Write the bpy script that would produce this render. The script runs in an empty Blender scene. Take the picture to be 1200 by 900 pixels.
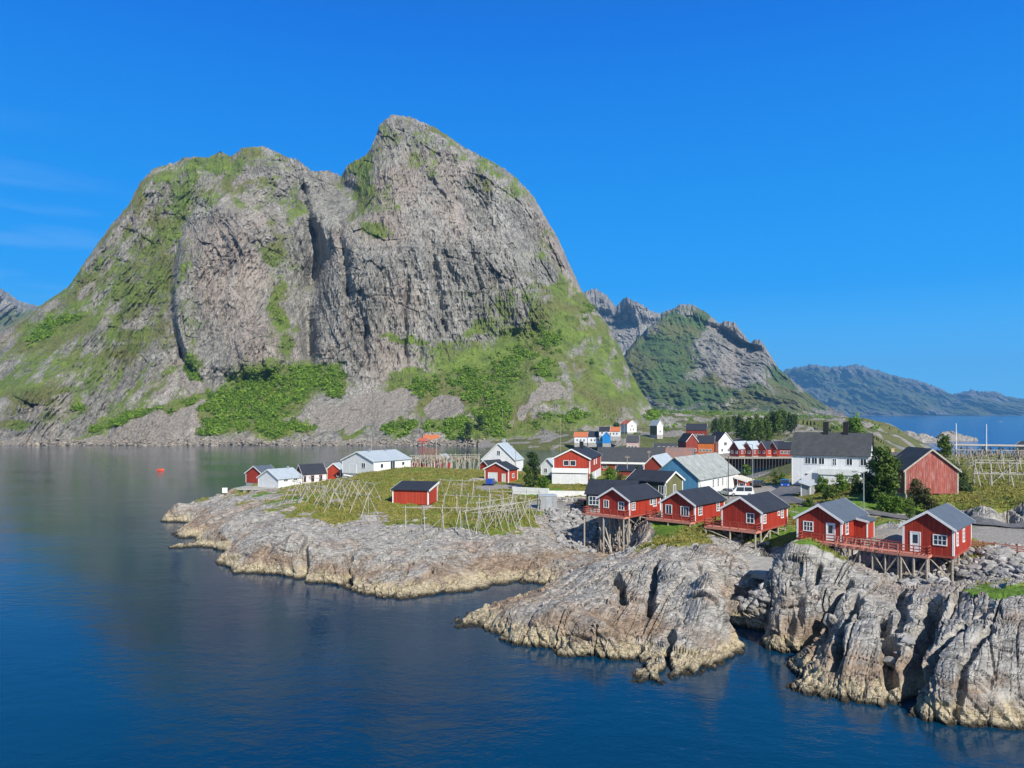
import bpy, math, random
import numpy as np
from mathutils import Vector, Matrix

# ------------------------------------------------------------------ camera, sky, sun
scene = bpy.context.scene
COL = scene.collection
F, HOR, H = 870.0, 484.0, 22.0          # focal length in photo pixels, horizon row, camera height (m)
cam_d = bpy.data.cameras.new('camera'); cam = bpy.data.objects.new('camera', cam_d); COL.objects.link(cam)
cam_d.sensor_width = 36; cam_d.lens = 36 * F / 1200; cam_d.shift_y = (HOR - 450) / 1200
cam_d.clip_start = 0.5; cam_d.clip_end = 80000
cam.location = (0, 0, H); cam.rotation_euler = (math.radians(90), 0, 0)
scene.camera = cam
SUN_EL, SUN_AZ = math.radians(36), math.radians(150)     # azimuth clockwise from +Y
world = bpy.data.worlds.new('World'); scene.world = world; world.use_nodes = True
wn = world.node_tree.nodes; wl = world.node_tree.links; wn.clear()
sky = wn.new('ShaderNodeTexSky'); sky.sky_type = 'NISHITA'; sky.sun_disc = False
sky.sun_elevation = SUN_EL; sky.sun_rotation = SUN_AZ
sky.altitude = 1200; sky.air_density = 1.0; sky.dust_density = 0.15; sky.ozone_density = 3.0
tc = wn.new('ShaderNodeTexCoord'); sxyz = wn.new('ShaderNodeSeparateXYZ'); wl.new(tc.outputs['Generated'], sxyz.inputs[0])
skr = wn.new('ShaderNodeValToRGB'); wl.new(sxyz.outputs[2], skr.inputs[0]); _e = skr.color_ramp.elements; _e.new(.16); _e.new(.42); _e.new(.62)
for _x, (_p, _c) in zip(_e, ((0.0, (.11, .56, 1.0)), (.16, (.002, .315, .88)), (.46, (.0, .155, .68)), (.64, (.01, .09, .30)), (1.0, (.02, .06, .16)))): _x.position = _p; _x.color = _c + (1,)
skm = wn.new('ShaderNodeVectorMath'); skm.operation = 'SCALE'; skm.inputs[3].default_value = 1 / .13 * .88
wl.new(skr.outputs[0], skm.inputs[0])
hsv = wn.new('ShaderNodeMix'); hsv.data_type = 'RGBA'; mrg = wn.new('ShaderNodeMapRange'); wl.new(sxyz.outputs[1], mrg.inputs[0]); mrg.inputs[1].default_value = -.4; mrg.inputs[2].default_value = .3; mrg.inputs[3].default_value = .35; mrg.inputs[4].default_value = .96; wl.new(mrg.outputs[0], hsv.inputs[0])
bg = wn.new('ShaderNodeBackground'); bg.inputs['Strength'].default_value = 0.13
wo = wn.new('ShaderNodeOutputWorld')
nsc = wn.new('ShaderNodeVectorMath'); nsc.operation = 'SCALE'; nsc.inputs[3].default_value = .65; wl.new(sky.outputs[0], nsc.inputs[0]); wl.new(nsc.outputs[0], hsv.inputs[6]); wl.new(skm.outputs[0], hsv.inputs[7]); # a faint wisp of cirrus low in the west
cmp_ = wn.new('ShaderNodeMapping'); cmp_.inputs['Scale'].default_value = (3, 3, 26); cmp_.inputs['Rotation'].default_value = (0, .25, 0); wl.new(tc.outputs['Generated'], cmp_.inputs[0])
cno = wn.new('ShaderNodeTexNoise'); cno.inputs['Scale'].default_value = 1.6; cno.inputs['Detail'].default_value = 6; wl.new(cmp_.outputs[0], cno.inputs['Vector'])
def _mr(sock, p, q):
    m = wn.new('ShaderNodeMapRange'); wl.new(sock, m.inputs[0]); m.inputs[1].default_value = p; m.inputs[2].default_value = q; return m.outputs[0]
def _mm(p, q):
    m = wn.new('ShaderNodeMath'); m.operation = 'MULTIPLY'; wl.new(p, m.inputs[0]); (wl.new(q, m.inputs[1]) if not isinstance(q, float) else setattr(m.inputs[1], 'default_value', q)); return m.outputs[0]
cm = _mm(_mm(_mr(cno.outputs[0], .48, .75), _mr(sxyz.outputs[0], -.36, -.55)), _mm(_mr(sxyz.outputs[2], .34, .2), .10))
cir = wn.new('ShaderNodeMix'); cir.data_type = 'RGBA'; wl.new(cm, cir.inputs[0]); wl.new(hsv.outputs[2], cir.inputs[6]); cir.inputs[7].default_value = (5.5, 6.0, 6.4, 1)
wl.new(cir.outputs[2], bg.inputs[0]); wl.new(bg.outputs[0], wo.inputs[0])
sd = bpy.data.lights.new('sun', 'SUN'); sd.energy = 5.0; sd.angle = math.radians(0.5); sd.color = (1.0, 0.945, 0.86)
sun = bpy.data.objects.new('sun', sd); COL.objects.link(sun)
sdir = Vector((math.sin(SUN_AZ) * math.cos(SUN_EL), math.cos(SUN_AZ) * math.cos(SUN_EL), math.sin(SUN_EL)))
sun.rotation_euler = (-sdir).to_track_quat('-Z', 'Y').to_euler()
scene.view_settings.view_transform = 'Standard'; scene.view_settings.look = 'None'
scene.view_settings.exposure = 0.42; scene.view_settings.gamma = 1.0
scene.cycles.max_bounces = 6; scene.cycles.volume_bounces = 0
scene.cycles.use_denoising = True
random.seed(7)
RNG = np.random.default_rng(11)

# ------------------------------------------------------------------ noise
def _hash(ix, iy, seed):
    h = (ix.astype(np.int64) * 374761393 + iy.astype(np.int64) * 668265263 + seed * 974634777) & 0xFFFFFFFF
    h = ((h ^ (h >> 13)) * 1274126177) & 0xFFFFFFFF
    h = h ^ (h >> 16)
    return h
def _rnd(ix, iy, seed): return (_hash(ix, iy, seed) & 0xFFFFFF) / float(0x1000000)
def gnoise(x, y, seed=0):
    x = np.asarray(x, float); y = np.asarray(y, float)
    ix = np.floor(x); iy = np.floor(y); fx = x - ix; fy = y - iy
    u = fx * fx * fx * (fx * (fx * 6 - 15) + 10); v = fy * fy * fy * (fy * (fy * 6 - 15) + 10)
    def g(ox, oy):
        a = _rnd(ix + ox, iy + oy, seed) * 2 * np.pi
        return np.cos(a) * (fx - ox) + np.sin(a) * (fy - oy)
    a = g(0, 0); b = g(1, 0); c = g(0, 1); d = g(1, 1)
    return ((a + (b - a) * u) * (1 - v) + (c + (d - c) * u) * v) * 1.5
def fbm(x, y, oct=4, seed=0, gain=0.5):
    s = 0; a = 1.0
    for i in range(oct):
        s = s + a * gnoise(x * 2 ** i + 17.3 * i, y * 2 ** i - 9.1 * i, seed + i); a *= gain
    return s
def ridged(x, y, oct=4, seed=0, gain=0.5):
    s = 0; a = 1.0
    for i in range(oct):
        s = s + a * (1 - 2 * np.abs(gnoise(x * 2 ** i + 7.7 * i, y * 2 ** i + 3.1 * i, seed + i))); a *= gain
    return s
def worley(x, y, seed=0):
    x = np.asarray(x, float); y = np.asarray(y, float)
    ix = np.floor(x); iy = np.floor(y)
    f1 = np.full(x.shape, 9.0); f2 = np.full(x.shape, 9.0); cid = np.zeros(x.shape); dx1 = np.zeros(x.shape); dy1 = np.zeros(x.shape)
    for ox in (-1, 0, 1):
        for oy in (-1, 0, 1):
            cx = ix + ox; cy = iy + oy
            px = cx + _rnd(cx, cy, seed); py = cy + _rnd(cx, cy, seed + 51)
            dd = np.hypot(px - x, py - y)
            near = dd < f1
            f2 = np.where(near, f1, np.minimum(f2, dd))
            cid = np.where(near, _rnd(cx, cy, seed + 99), cid)
            dx1 = np.where(near, x - px, dx1); dy1 = np.where(near, y - py, dy1)
            f1 = np.where(near, dd, f1)
    return f1, f2, cid, dx1, dy1
def sstep(a, b, x):
    t = np.clip((x - a) / (b - a), 0, 1); return t * t * (3 - 2 * t)

def gnoise3(x, y, z, seed=0):
    iz = np.floor(z); fz = z - iz; w = fz * fz * fz * (fz * (fz * 6 - 15) + 10)
    ix = np.floor(x); iy = np.floor(y); fx = x - ix; fy = y - iy
    u = fx * fx * fx * (fx * (fx * 6 - 15) + 10); v = fy * fy * fy * (fy * (fy * 6 - 15) + 10)
    def lay(k):
        q = iz + k
        def g(ox, oy):
            h = _hash(ix + ox + q * 57, iy + oy - q * 131, seed); A = (h & 0xFFFF) / 65536. * 6.2832; C = ((h >> 16) & 0xFFFF) / 32768. - 1; S = np.sqrt(1 - C * C)
            return np.cos(A) * S * (fx - ox) + np.sin(A) * S * (fy - oy) + C * (fz - k)
        p, q2, r, s = g(0, 0), g(1, 0), g(0, 1), g(1, 1)
        return (p + (q2 - p) * u) * (1 - v) + (r + (s - r) * u) * v
    return ((1 - w) * lay(0) + w * lay(1)) * 1.6
def fbm3(x, y, z, oct=3, seed=0, gain=.5):
    s = 0; a = 1.
    for i in range(oct): s = s + a * gnoise3(x * 2 ** i, y * 2 ** i, z * 2 ** i, seed + i); a *= gain
    return s

class RBF:
    def __init__(s, pts, vals, c):
        s.p = np.array(pts, float); s.c = c; v = np.array(vals, float)
        if v.ndim == 1: v = v[:, None]
        s.m = v.mean(0)
        A = np.sqrt(((s.p[:, None] - s.p[None]) ** 2).sum(2) + c * c)
        s.w = np.linalg.solve(A - np.eye(len(A)) * 1e-6, v - s.m)
    def __call__(s, x, y):
        x = np.asarray(x, float); sh = x.shape; q = np.stack([x.ravel(), np.asarray(y, float).ravel()], 1)
        out = np.empty((len(q), s.w.shape[1]))
        for i in range(0, len(q), 40000):
            k = q[i:i + 40000]
            r = np.sqrt((k[:, :1] - s.p[None, :, 0]) ** 2 + (k[:, 1:] - s.p[None, :, 1]) ** 2 + s.c ** 2)
            out[i:i + 40000] = r @ s.w + s.m
        return [out[:, j].reshape(sh) for j in range(out.shape[1])]

# ------------------------------------------------------------------ picture row/column -> place
def W(px, d): return ((px - 600) / F * d, d)
def G(px, py, z):
    d = F * (H - z) / (py - HOR); return W(px, d)

# ------------------------------------------------------------------ object helpers
def tag(o, label=None, cat=None, group=None, kind=None):
    if label: o['label'] = label
    if cat: o['category'] = cat
    if group: o['group'] = group
    if kind: o['kind'] = kind
    return o
def empty(name, loc, rz=0.0):
    o = bpy.data.objects.new(name, None); COL.objects.link(o); o.location = loc; o.rotation_euler = (0, 0, rz)
    o.empty_display_size = 0.3; return o
def add(name, me, parent=None):
    o = bpy.data.objects.new(name, me); COL.objects.link(o)
    if parent is not None: o.parent = parent
    return o
def mesh_np(name, v, faces, mats, parent=None, smooth=False, attrs=None):
    me = bpy.data.meshes.new(name); v = np.asarray(v, np.float32); faces = np.asarray(faces, np.int32)
    n, k = faces.shape
    me.vertices.add(len(v)); me.vertices.foreach_set('co', v.ravel())
    me.loops.add(n * k); me.loops.foreach_set('vertex_index', faces.ravel())
    me.polygons.add(n); me.polygons.foreach_set('loop_start', np.arange(0, n * k, k, dtype=np.int32))
    me.polygons.foreach_set('loop_total', np.full(n, k, np.int32))
    me.polygons.foreach_set('use_smooth', np.full(n, smooth, bool))
    me.update(calc_edges=True)
    for an, av in (attrs or {}).items():
        a = me.attributes.new(an, 'FLOAT', 'POINT'); a.data.foreach_set('value', np.asarray(av, np.float32).ravel())
    me.materials.append(mats)
    return add(name, me, parent)
def grid_faces(nr, nc):
    i = np.arange(nr * nc).reshape(nr, nc)
    return np.stack([i[:-1, :-1], i[:-1, 1:], i[1:, 1:], i[1:, :-1]], -1).reshape(-1, 4)

class MB:
    def __init__(s): s.v = []; s.f = []
    def poly(s, pts):
        b = len(s.v); s.v += [tuple(p) for p in pts]; s.f.append(tuple(range(b, b + len(pts)))); return s
    def box(s, c, d, rz=0.0, m=None):
        b = len(s.v); cr, sr = math.cos(rz), math.sin(rz)
        for z in (-.5, .5):
            for x, y in ((-.5, -.5), (.5, -.5), (.5, .5), (-.5, .5)):
                X, Y, Z = x * d[0], y * d[1], z * d[2]
                p = (c[0] + X * cr - Y * sr, c[1] + X * sr + Y * cr, c[2] + Z)
                s.v.append(p)
        for q in ((0, 3, 2, 1), (4, 5, 6, 7), (0, 1, 5, 4), (1, 2, 6, 5), (2, 3, 7, 6), (3, 0, 4, 7)):
            s.f.append(tuple(b + i for i in q))
        return s
    def b2(s, x0, x1, y0, y1, z0, z1): return s.box(((x0 + x1) / 2, (y0 + y1) / 2, (z0 + z1) / 2), (abs(x1 - x0), abs(y1 - y0), abs(z1 - z0)))
    def tube(s, p, q, r0, r1=None, n=6):
        r1 = r0 if r1 is None else r1
        p = Vector(p); q = Vector(q); a = (q - p)
        if a.length < 1e-6: return s
        a.normalize(); t = Vector((0, 0, 1)) if abs(a.z) < .9 else Vector((1, 0, 0)); u = a.cross(t).normalized(); w = a.cross(u)
        b = len(s.v)
        for c, r in ((p, r0), (q, r1)):
            for i in range(n):
                an = 2 * math.pi * i / n + math.pi / 4; s.v.append(tuple(c + u * math.cos(an) * r + w * math.sin(an) * r))
        for i in range(n): s.f.append((b + i, b + (i + 1) % n, b + n + (i + 1) % n, b + n + i))
        s.f.append(tuple(b + i for i in reversed(range(n)))); s.f.append(tuple(b + n + i for i in range(n)))
        return s
    def prism(s, poly, off):
        """closed prism of a planar polygon (list of 3d points) pushed by vector off"""
        b = len(s.v); n = len(poly); s.v += [tuple(p) for p in poly] + [tuple(Vector(p) + Vector(off)) for p in poly]
        s.f.append(tuple(b + i for i in range(n))); s.f.append(tuple(b + n + i for i in reversed(range(n))))
        for i in range(n): s.f.append((b + i, b + n + i, b + n + (i + 1) % n, b + (i + 1) % n))
        return s
    def build(s, name, mat, parent=None, smooth=False):
        me = bpy.data.meshes.new(name); me.from_pydata(s.v, [], s.f); me.materials.append(mat)
        import bmesh
        bm = bmesh.new(); bm.from_mesh(me); bmesh.ops.recalc_face_normals(bm, faces=bm.faces); bm.to_mesh(me); bm.free()
        if smooth: me.polygons.foreach_set('use_smooth', [True] * len(me.polygons))
        return add(name, me, parent)

# ------------------------------------------------------------------ materials
class NT:
    def __init__(s, name):
        s.m = bpy.data.materials.new(name); s.m.use_nodes = True; s.t = s.m.node_tree; s.t.nodes.clear()
        s.out = s.n('ShaderNodeOutputMaterial'); s.b = s.n('ShaderNodeBsdfPrincipled'); s.l(s.b.outputs[0], s.out.inputs[0])
        s.b.inputs['Roughness'].default_value = .8; s.b.inputs['Specular IOR Level'].default_value = .3
    def n(s, t, **k):
        x = s.t.nodes.new(t)
        for a, b in k.items(): setattr(x, a, b)
        return x
    def l(s, a, b): s.t.links.new(a, b)
    def val(s, sock, v):
        if hasattr(v, 'is_output') or hasattr(v, 'links'): s.l(v, sock)
        else: sock.default_value = v
    def coord(s, kind='Object'): return s.n('ShaderNodeTexCoord').outputs[kind]
    def mapping(s, v, scale=(1, 1, 1), rot=(0, 0, 0)):
        m = s.n('ShaderNodeMapping'); s.l(v, m.inputs[0]); m.inputs['Scale'].default_value = scale; m.inputs['Rotation'].default_value = rot; return m.outputs[0]
    def noise(s, v, scale, detail=4, rough=.55, dist=0.0):
        t = s.n('ShaderNodeTexNoise'); s.l(v, t.inputs['Vector']); t.inputs['Scale'].default_value = scale; t.inputs['Detail'].default_value = detail
        t.inputs['Roughness'].default_value = rough; t.inputs['Distortion'].default_value = dist; return t.outputs['Fac']
    def voro(s, v, scale, feature='F1', out='Distance'):
        t = s.n('ShaderNodeTexVoronoi', feature=feature); s.l(v, t.inputs['Vector']); t.inputs['Scale'].default_value = scale; return t.outputs[out]
    def ramp(s, f, stops, interp='LINEAR'):
        r = s.n('ShaderNodeValToRGB'); s.l(f, r.inputs[0]); r.color_ramp.interpolation = interp; e = r.color_ramp.elements
        while len(e) < len(stops): e.new(.5)
        for el, (p, c) in zip(e, stops): el.position = p; el.color = (c[0], c[1], c[2], 1) if len(c) == 3 else c
        return r.outputs[0]
    def fr(s, f, a, b):
        m = s.n('ShaderNodeMapRange'); s.val(m.inputs[0], f); m.inputs[1].default_value = a; m.inputs[2].default_value = b; return m.outputs[0]
    def math(s, op, a, b=0.0, clamp=False):
        m = s.n('ShaderNodeMath', operation=op, use_clamp=clamp); s.val(m.inputs[0], a); s.val(m.inputs[1], b); return m.outputs[0]
    def mix(s, f, a, b, mode='MIX'):
        m = s.n('ShaderNodeMix', data_type='RGBA', blend_type=mode); s.val(m.inputs[0], f)
        for i, v in ((6, a), (7, b)):
            if isinstance(v, tuple): m.inputs[i].default_value = (v[0], v[1], v[2], 1)
            else: s.l(v, m.inputs[i])
        return m.outputs[2]
    def attr(s, name): return s.n('ShaderNodeAttribute', attribute_name=name).outputs['Fac']
    def sepz(s, v, i=2):
        x = s.n('ShaderNodeSeparateXYZ'); s.l(v, x.inputs[0]); return x.outputs[i]
    def col(s, c):
        if isinstance(c, tuple): s.b.inputs['Base Color'].default_value = (c[0], c[1], c[2], 1)
        else: s.l(c, s.b.inputs['Base Color'])
    def bump(s, h, strength=.5, dist=.1):
        b = s.n('ShaderNodeBump'); s.l(h, b.inputs['Height']); b.inputs['Strength'].default_value = strength; b.inputs['Distance'].default_value = dist
        s.l(b.outputs[0], s.b.inputs['Normal'])
    def rough(s, v): s.val(s.b.inputs['Roughness'], v)

def boards(name, c, freq=6.0, var=.18, weather=0.0, wc=(.45, .42, .38)):
    """painted timber cladding, upright boards"""
    n = NT(name); o = n.coord(); sx = n.n('ShaderNodeSeparateXYZ'); n.l(o, sx.inputs[0])
    q = n.math('MULTIPLY', n.math('ADD', sx.outputs[0], sx.outputs[1]), freq)
    fr = n.math('FRACT', q); groove = n.fr(n.math('ABSOLUTE', n.math('SUBTRACT', fr, .5)), .5, .36)
    w = n.n('ShaderNodeTexWhiteNoise', noise_dimensions='1D'); n.l(n.math('FLOOR', q), w.inputs['W'])
    base = n.mix(n.math('MULTIPLY', w.outputs[0], 1.0), tuple(x * (1 - var) for x in c), tuple(min(1, x * (1 + var)) for x in c))
    blot = n.noise(o, 1.3, 5)
    base = n.mix(n.fr(blot, .35, .75), base, n.mix(.5, base, tuple(x * .7 for x in c)))
    if weather > 0:
        st = n.noise(n.mapping(o, (5, 5, .35)), 1.6, 6, .65)
        base = n.mix(n.math('MULTIPLY', n.fr(st, .5, .68), weather), base, wc)
    n.col(n.mix(n.math('MULTIPLY', n.math('SUBTRACT', 1.0, groove), .38), base, tuple(x * .35 for x in c))); n.rough(.65); n.bump(groove, .55, .03); return n.m
def plain(name, c, rough=.7, var=.15, scale=3.0, metal=0.0, bump=0.0):
    n = NT(name); o = n.coord(); f = n.noise(o, scale, 5)
    n.col(n.mix(n.fr(f, .3, .7), tuple(x * (1 - var) for x in c), tuple(min(1, x * (1 + var)) for x in c))); n.rough(rough)
    n.b.inputs['Metallic'].default_value = metal
    if bump: n.bump(f, bump, .05)
    return n.m
def roofing(name, c, c2=None, row=.35, colw=.25, patch=.5, rough=.7):
    """tiles or sheets laid in courses along the slope"""
    n = NT(name); o = n.coord(); sx = n.n('ShaderNodeSeparateXYZ'); n.l(o, sx.inputs[0])
    a = n.math('FRACT', n.math('DIVIDE', sx.outputs[1], colw)); b = n.math('FRACT', n.math('DIVIDE', sx.outputs[2], row))
    line = n.math('MULTIPLY', n.fr(n.math('ABSOLUTE', n.math('SUBTRACT', a, .5)), .5, .40), n.fr(b, 0.0, .12))
    cell = n.n('ShaderNodeTexWhiteNoise', noise_dimensions='2D'); cv = n.n('ShaderNodeCombineXYZ')
    n.l(n.math('FLOOR', n.math('DIVIDE', sx.outputs[1], colw)), cv.inputs[0]); n.l(n.math('FLOOR', n.math('DIVIDE', sx.outputs[2], row)), cv.inputs[1])
    n.l(cv.outputs[0], cell.inputs[0])
    c2 = c2 or tuple(x * .65 for x in c)
    f = n.math('ADD', n.math('MULTIPLY', cell.outputs[0], .5), n.math('MULTIPLY', n.fr(n.noise(o, .7, 5), .35, .7), patch), clamp=True)
    n.col(n.mix(f, c, c2)); n.rough(rough); n.bump(line, .6, .04); return n.m
M = {}
M['red'] = boards('red_boards', (.36, .034, .016), 4.2, .22, .22, (.40, .12, .08)); M['red2'] = boards('bright_red_boards', (.42, .05, .024), 4.2, .2, .2, (.44, .15, .10))
M['red_old'] = boards('faded_red_boards', (.34, .085, .065), 3.2, .25, .9, (.50, .33, .29))
M['dred'] = boards('dark_red_boards', (.25, .04, .025)); M['orange'] = boards('orange_boards', (.55, .15, .03))
M['white'] = boards('white_boards', (.76, .77, .76), 5.0, .05); M['olive'] = boards('olive_boards', (.16, .16, .075))
M['dgreen'] = boards('dark_green_boards', (.035, .055, .04)); M['blue'] = boards('blue_boards', (.085, .25, .42), 4, .12, .3, (.16, .32, .46))
M['bblue'] = boards('bright_blue_boards', (.02, .25, .62)); M['pink'] = boards('pale_pink_boards', (.55, .40, .36)); M['greyb'] = boards('grey_boards', (.33, .34, .33), 4, .2, .4)
M['trim'] = plain('white_trim', (.78, .78, .76), .55, .05, 4); M['wood'] = plain('weathered_wood', (.36, .31, .25), .85, .35, 7)
M['pale'] = plain('bleached_wood', (.40, .375, .325), .85, .3, 5); M['dwood'] = plain('dark_tarred_wood', (.07, .06, .05), .9, .35, 5)
M['redwood'] = plain('red_stained_wood', (.33, .07, .045), .75, .25, 6); M['palered'] = plain('faded_red_wood', (.52, .22, .16), .8, .25, 6)
M['roof'] = roofing('dark_roof', (.035, .04, .052), (.022, .026, .036)); M['roofg'] = roofing('slate_blue_roof', (.10, .125, .16), (.08, .10, .13))
M['rooflg'] = roofing('pale_metal_roof', (.42, .48, .52), (.33, .38, .42), 3, .5); M['slate'] = roofing('grey_stone_slates', (.40, .42, .40), (.20, .22, .20), .45, .45, .5)
M['roofold'] = roofing('old_dark_roof', (.075, .08, .085), (.05, .052, .055), .4, .5, .6); M['rust'] = roofing('rusty_sheets', (.34, .15, .10), (.16, .15, .15), 4, .9, .7)
M['roofor'] = roofing('orange_tiles', (.52, .17, .07), (.42, .12, .05)); M['roofred'] = roofing('red_tiles', (.45, .12, .08), (.36, .09, .06))
M['concrete'] = plain('concrete', (.36, .345, .31), .9, .25, 1.2, bump=.2); M['whitewall'] = plain('white_concrete', (.68, .68, .66), .85, .1, 1)
M['black'] = plain('black_brick', (.02, .02, .022), .8, .3, 6); M['brick'] = plain('yellow_brick', (.45, .33, .19), .85, .15, 6)
M['metal'] = plain('galvanised_metal', (.42, .44, .45), .45, .15, 3, .6); M['grey'] = plain('grey_paint', (.30, .32, .33), .6, .12, 2)
M['rubber'] = plain('tyre_rubber', (.02, .02, .02), .9, .2); M['lamp'] = plain('lamp_glass', (.6, .6, .58), .3, .05)
M['fish'] = plain('dried_fish', (.30, .26, .20), .8, .45, 4); M['cream'] = plain('cream_board', (.62, .58, .48), .8, .12, 2)
def glassm():
    n = NT('window_glass'); n.col((.025, .04, .055)); n.rough(.06); n.b.inputs['Specular IOR Level'].default_value = .7; return n.m
M['glass'] = glassm()
def paint(name, c):
    n = NT(name); n.col(c); n.rough(.25); n.b.inputs['Coat Weight'].default_value = .6; n.b.inputs['Coat Roughness'].default_value = .05; return n.m
M['car_white'] = paint('white_car_paint', (.7, .71, .72)); M['car_black'] = paint('black_car_paint', (.012, .013, .016)); M['car_blue'] = paint('blue_car_paint', (.02, .06, .28)); M['car_grey'] = paint('dark_car_paint', (.05, .055, .06))
M['buoy'] = paint('orange_red_plastic', (.75, .10, .04)); M['boatw'] = paint('white_boat_paint', (.7, .7, .68))
def leafm(name, c1, c2):
    n = NT(name); r = n.attr('tint'); n.col(n.mix(r, c1, c2)); n.rough(.65)
    tr = n.n('ShaderNodeBsdfTranslucent'); n.l(n.mix(r, c1, c2), tr.inputs[0]); ms = n.n('ShaderNodeMixShader'); ms.inputs[0].default_value = .25
    n.l(n.b.outputs[0], ms.inputs[1]); n.l(tr.outputs[0], ms.inputs[2]); n.l(ms.outputs[0], n.out.inputs[0]); return n.m
M['leaf'] = leafm('leaves_mid_green', (.040, .080, .014), (.13, .20, .03)); M['leafb'] = leafm('leaves_bright_green', (.06, .13, .014), (.15, .25, .025))
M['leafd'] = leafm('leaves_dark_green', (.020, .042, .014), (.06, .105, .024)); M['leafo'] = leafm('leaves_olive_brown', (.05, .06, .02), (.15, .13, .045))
M['bush'] = leafm('hillside_bushes', (.075, .16, .016), (.23, .36, .036)); M['grassm'] = leafm('grass_blades', (.17, .19, .03), (.38, .32, .085))
M['bark'] = plain('bark', (.13, .10, .075), .9, .3, 8)
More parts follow.
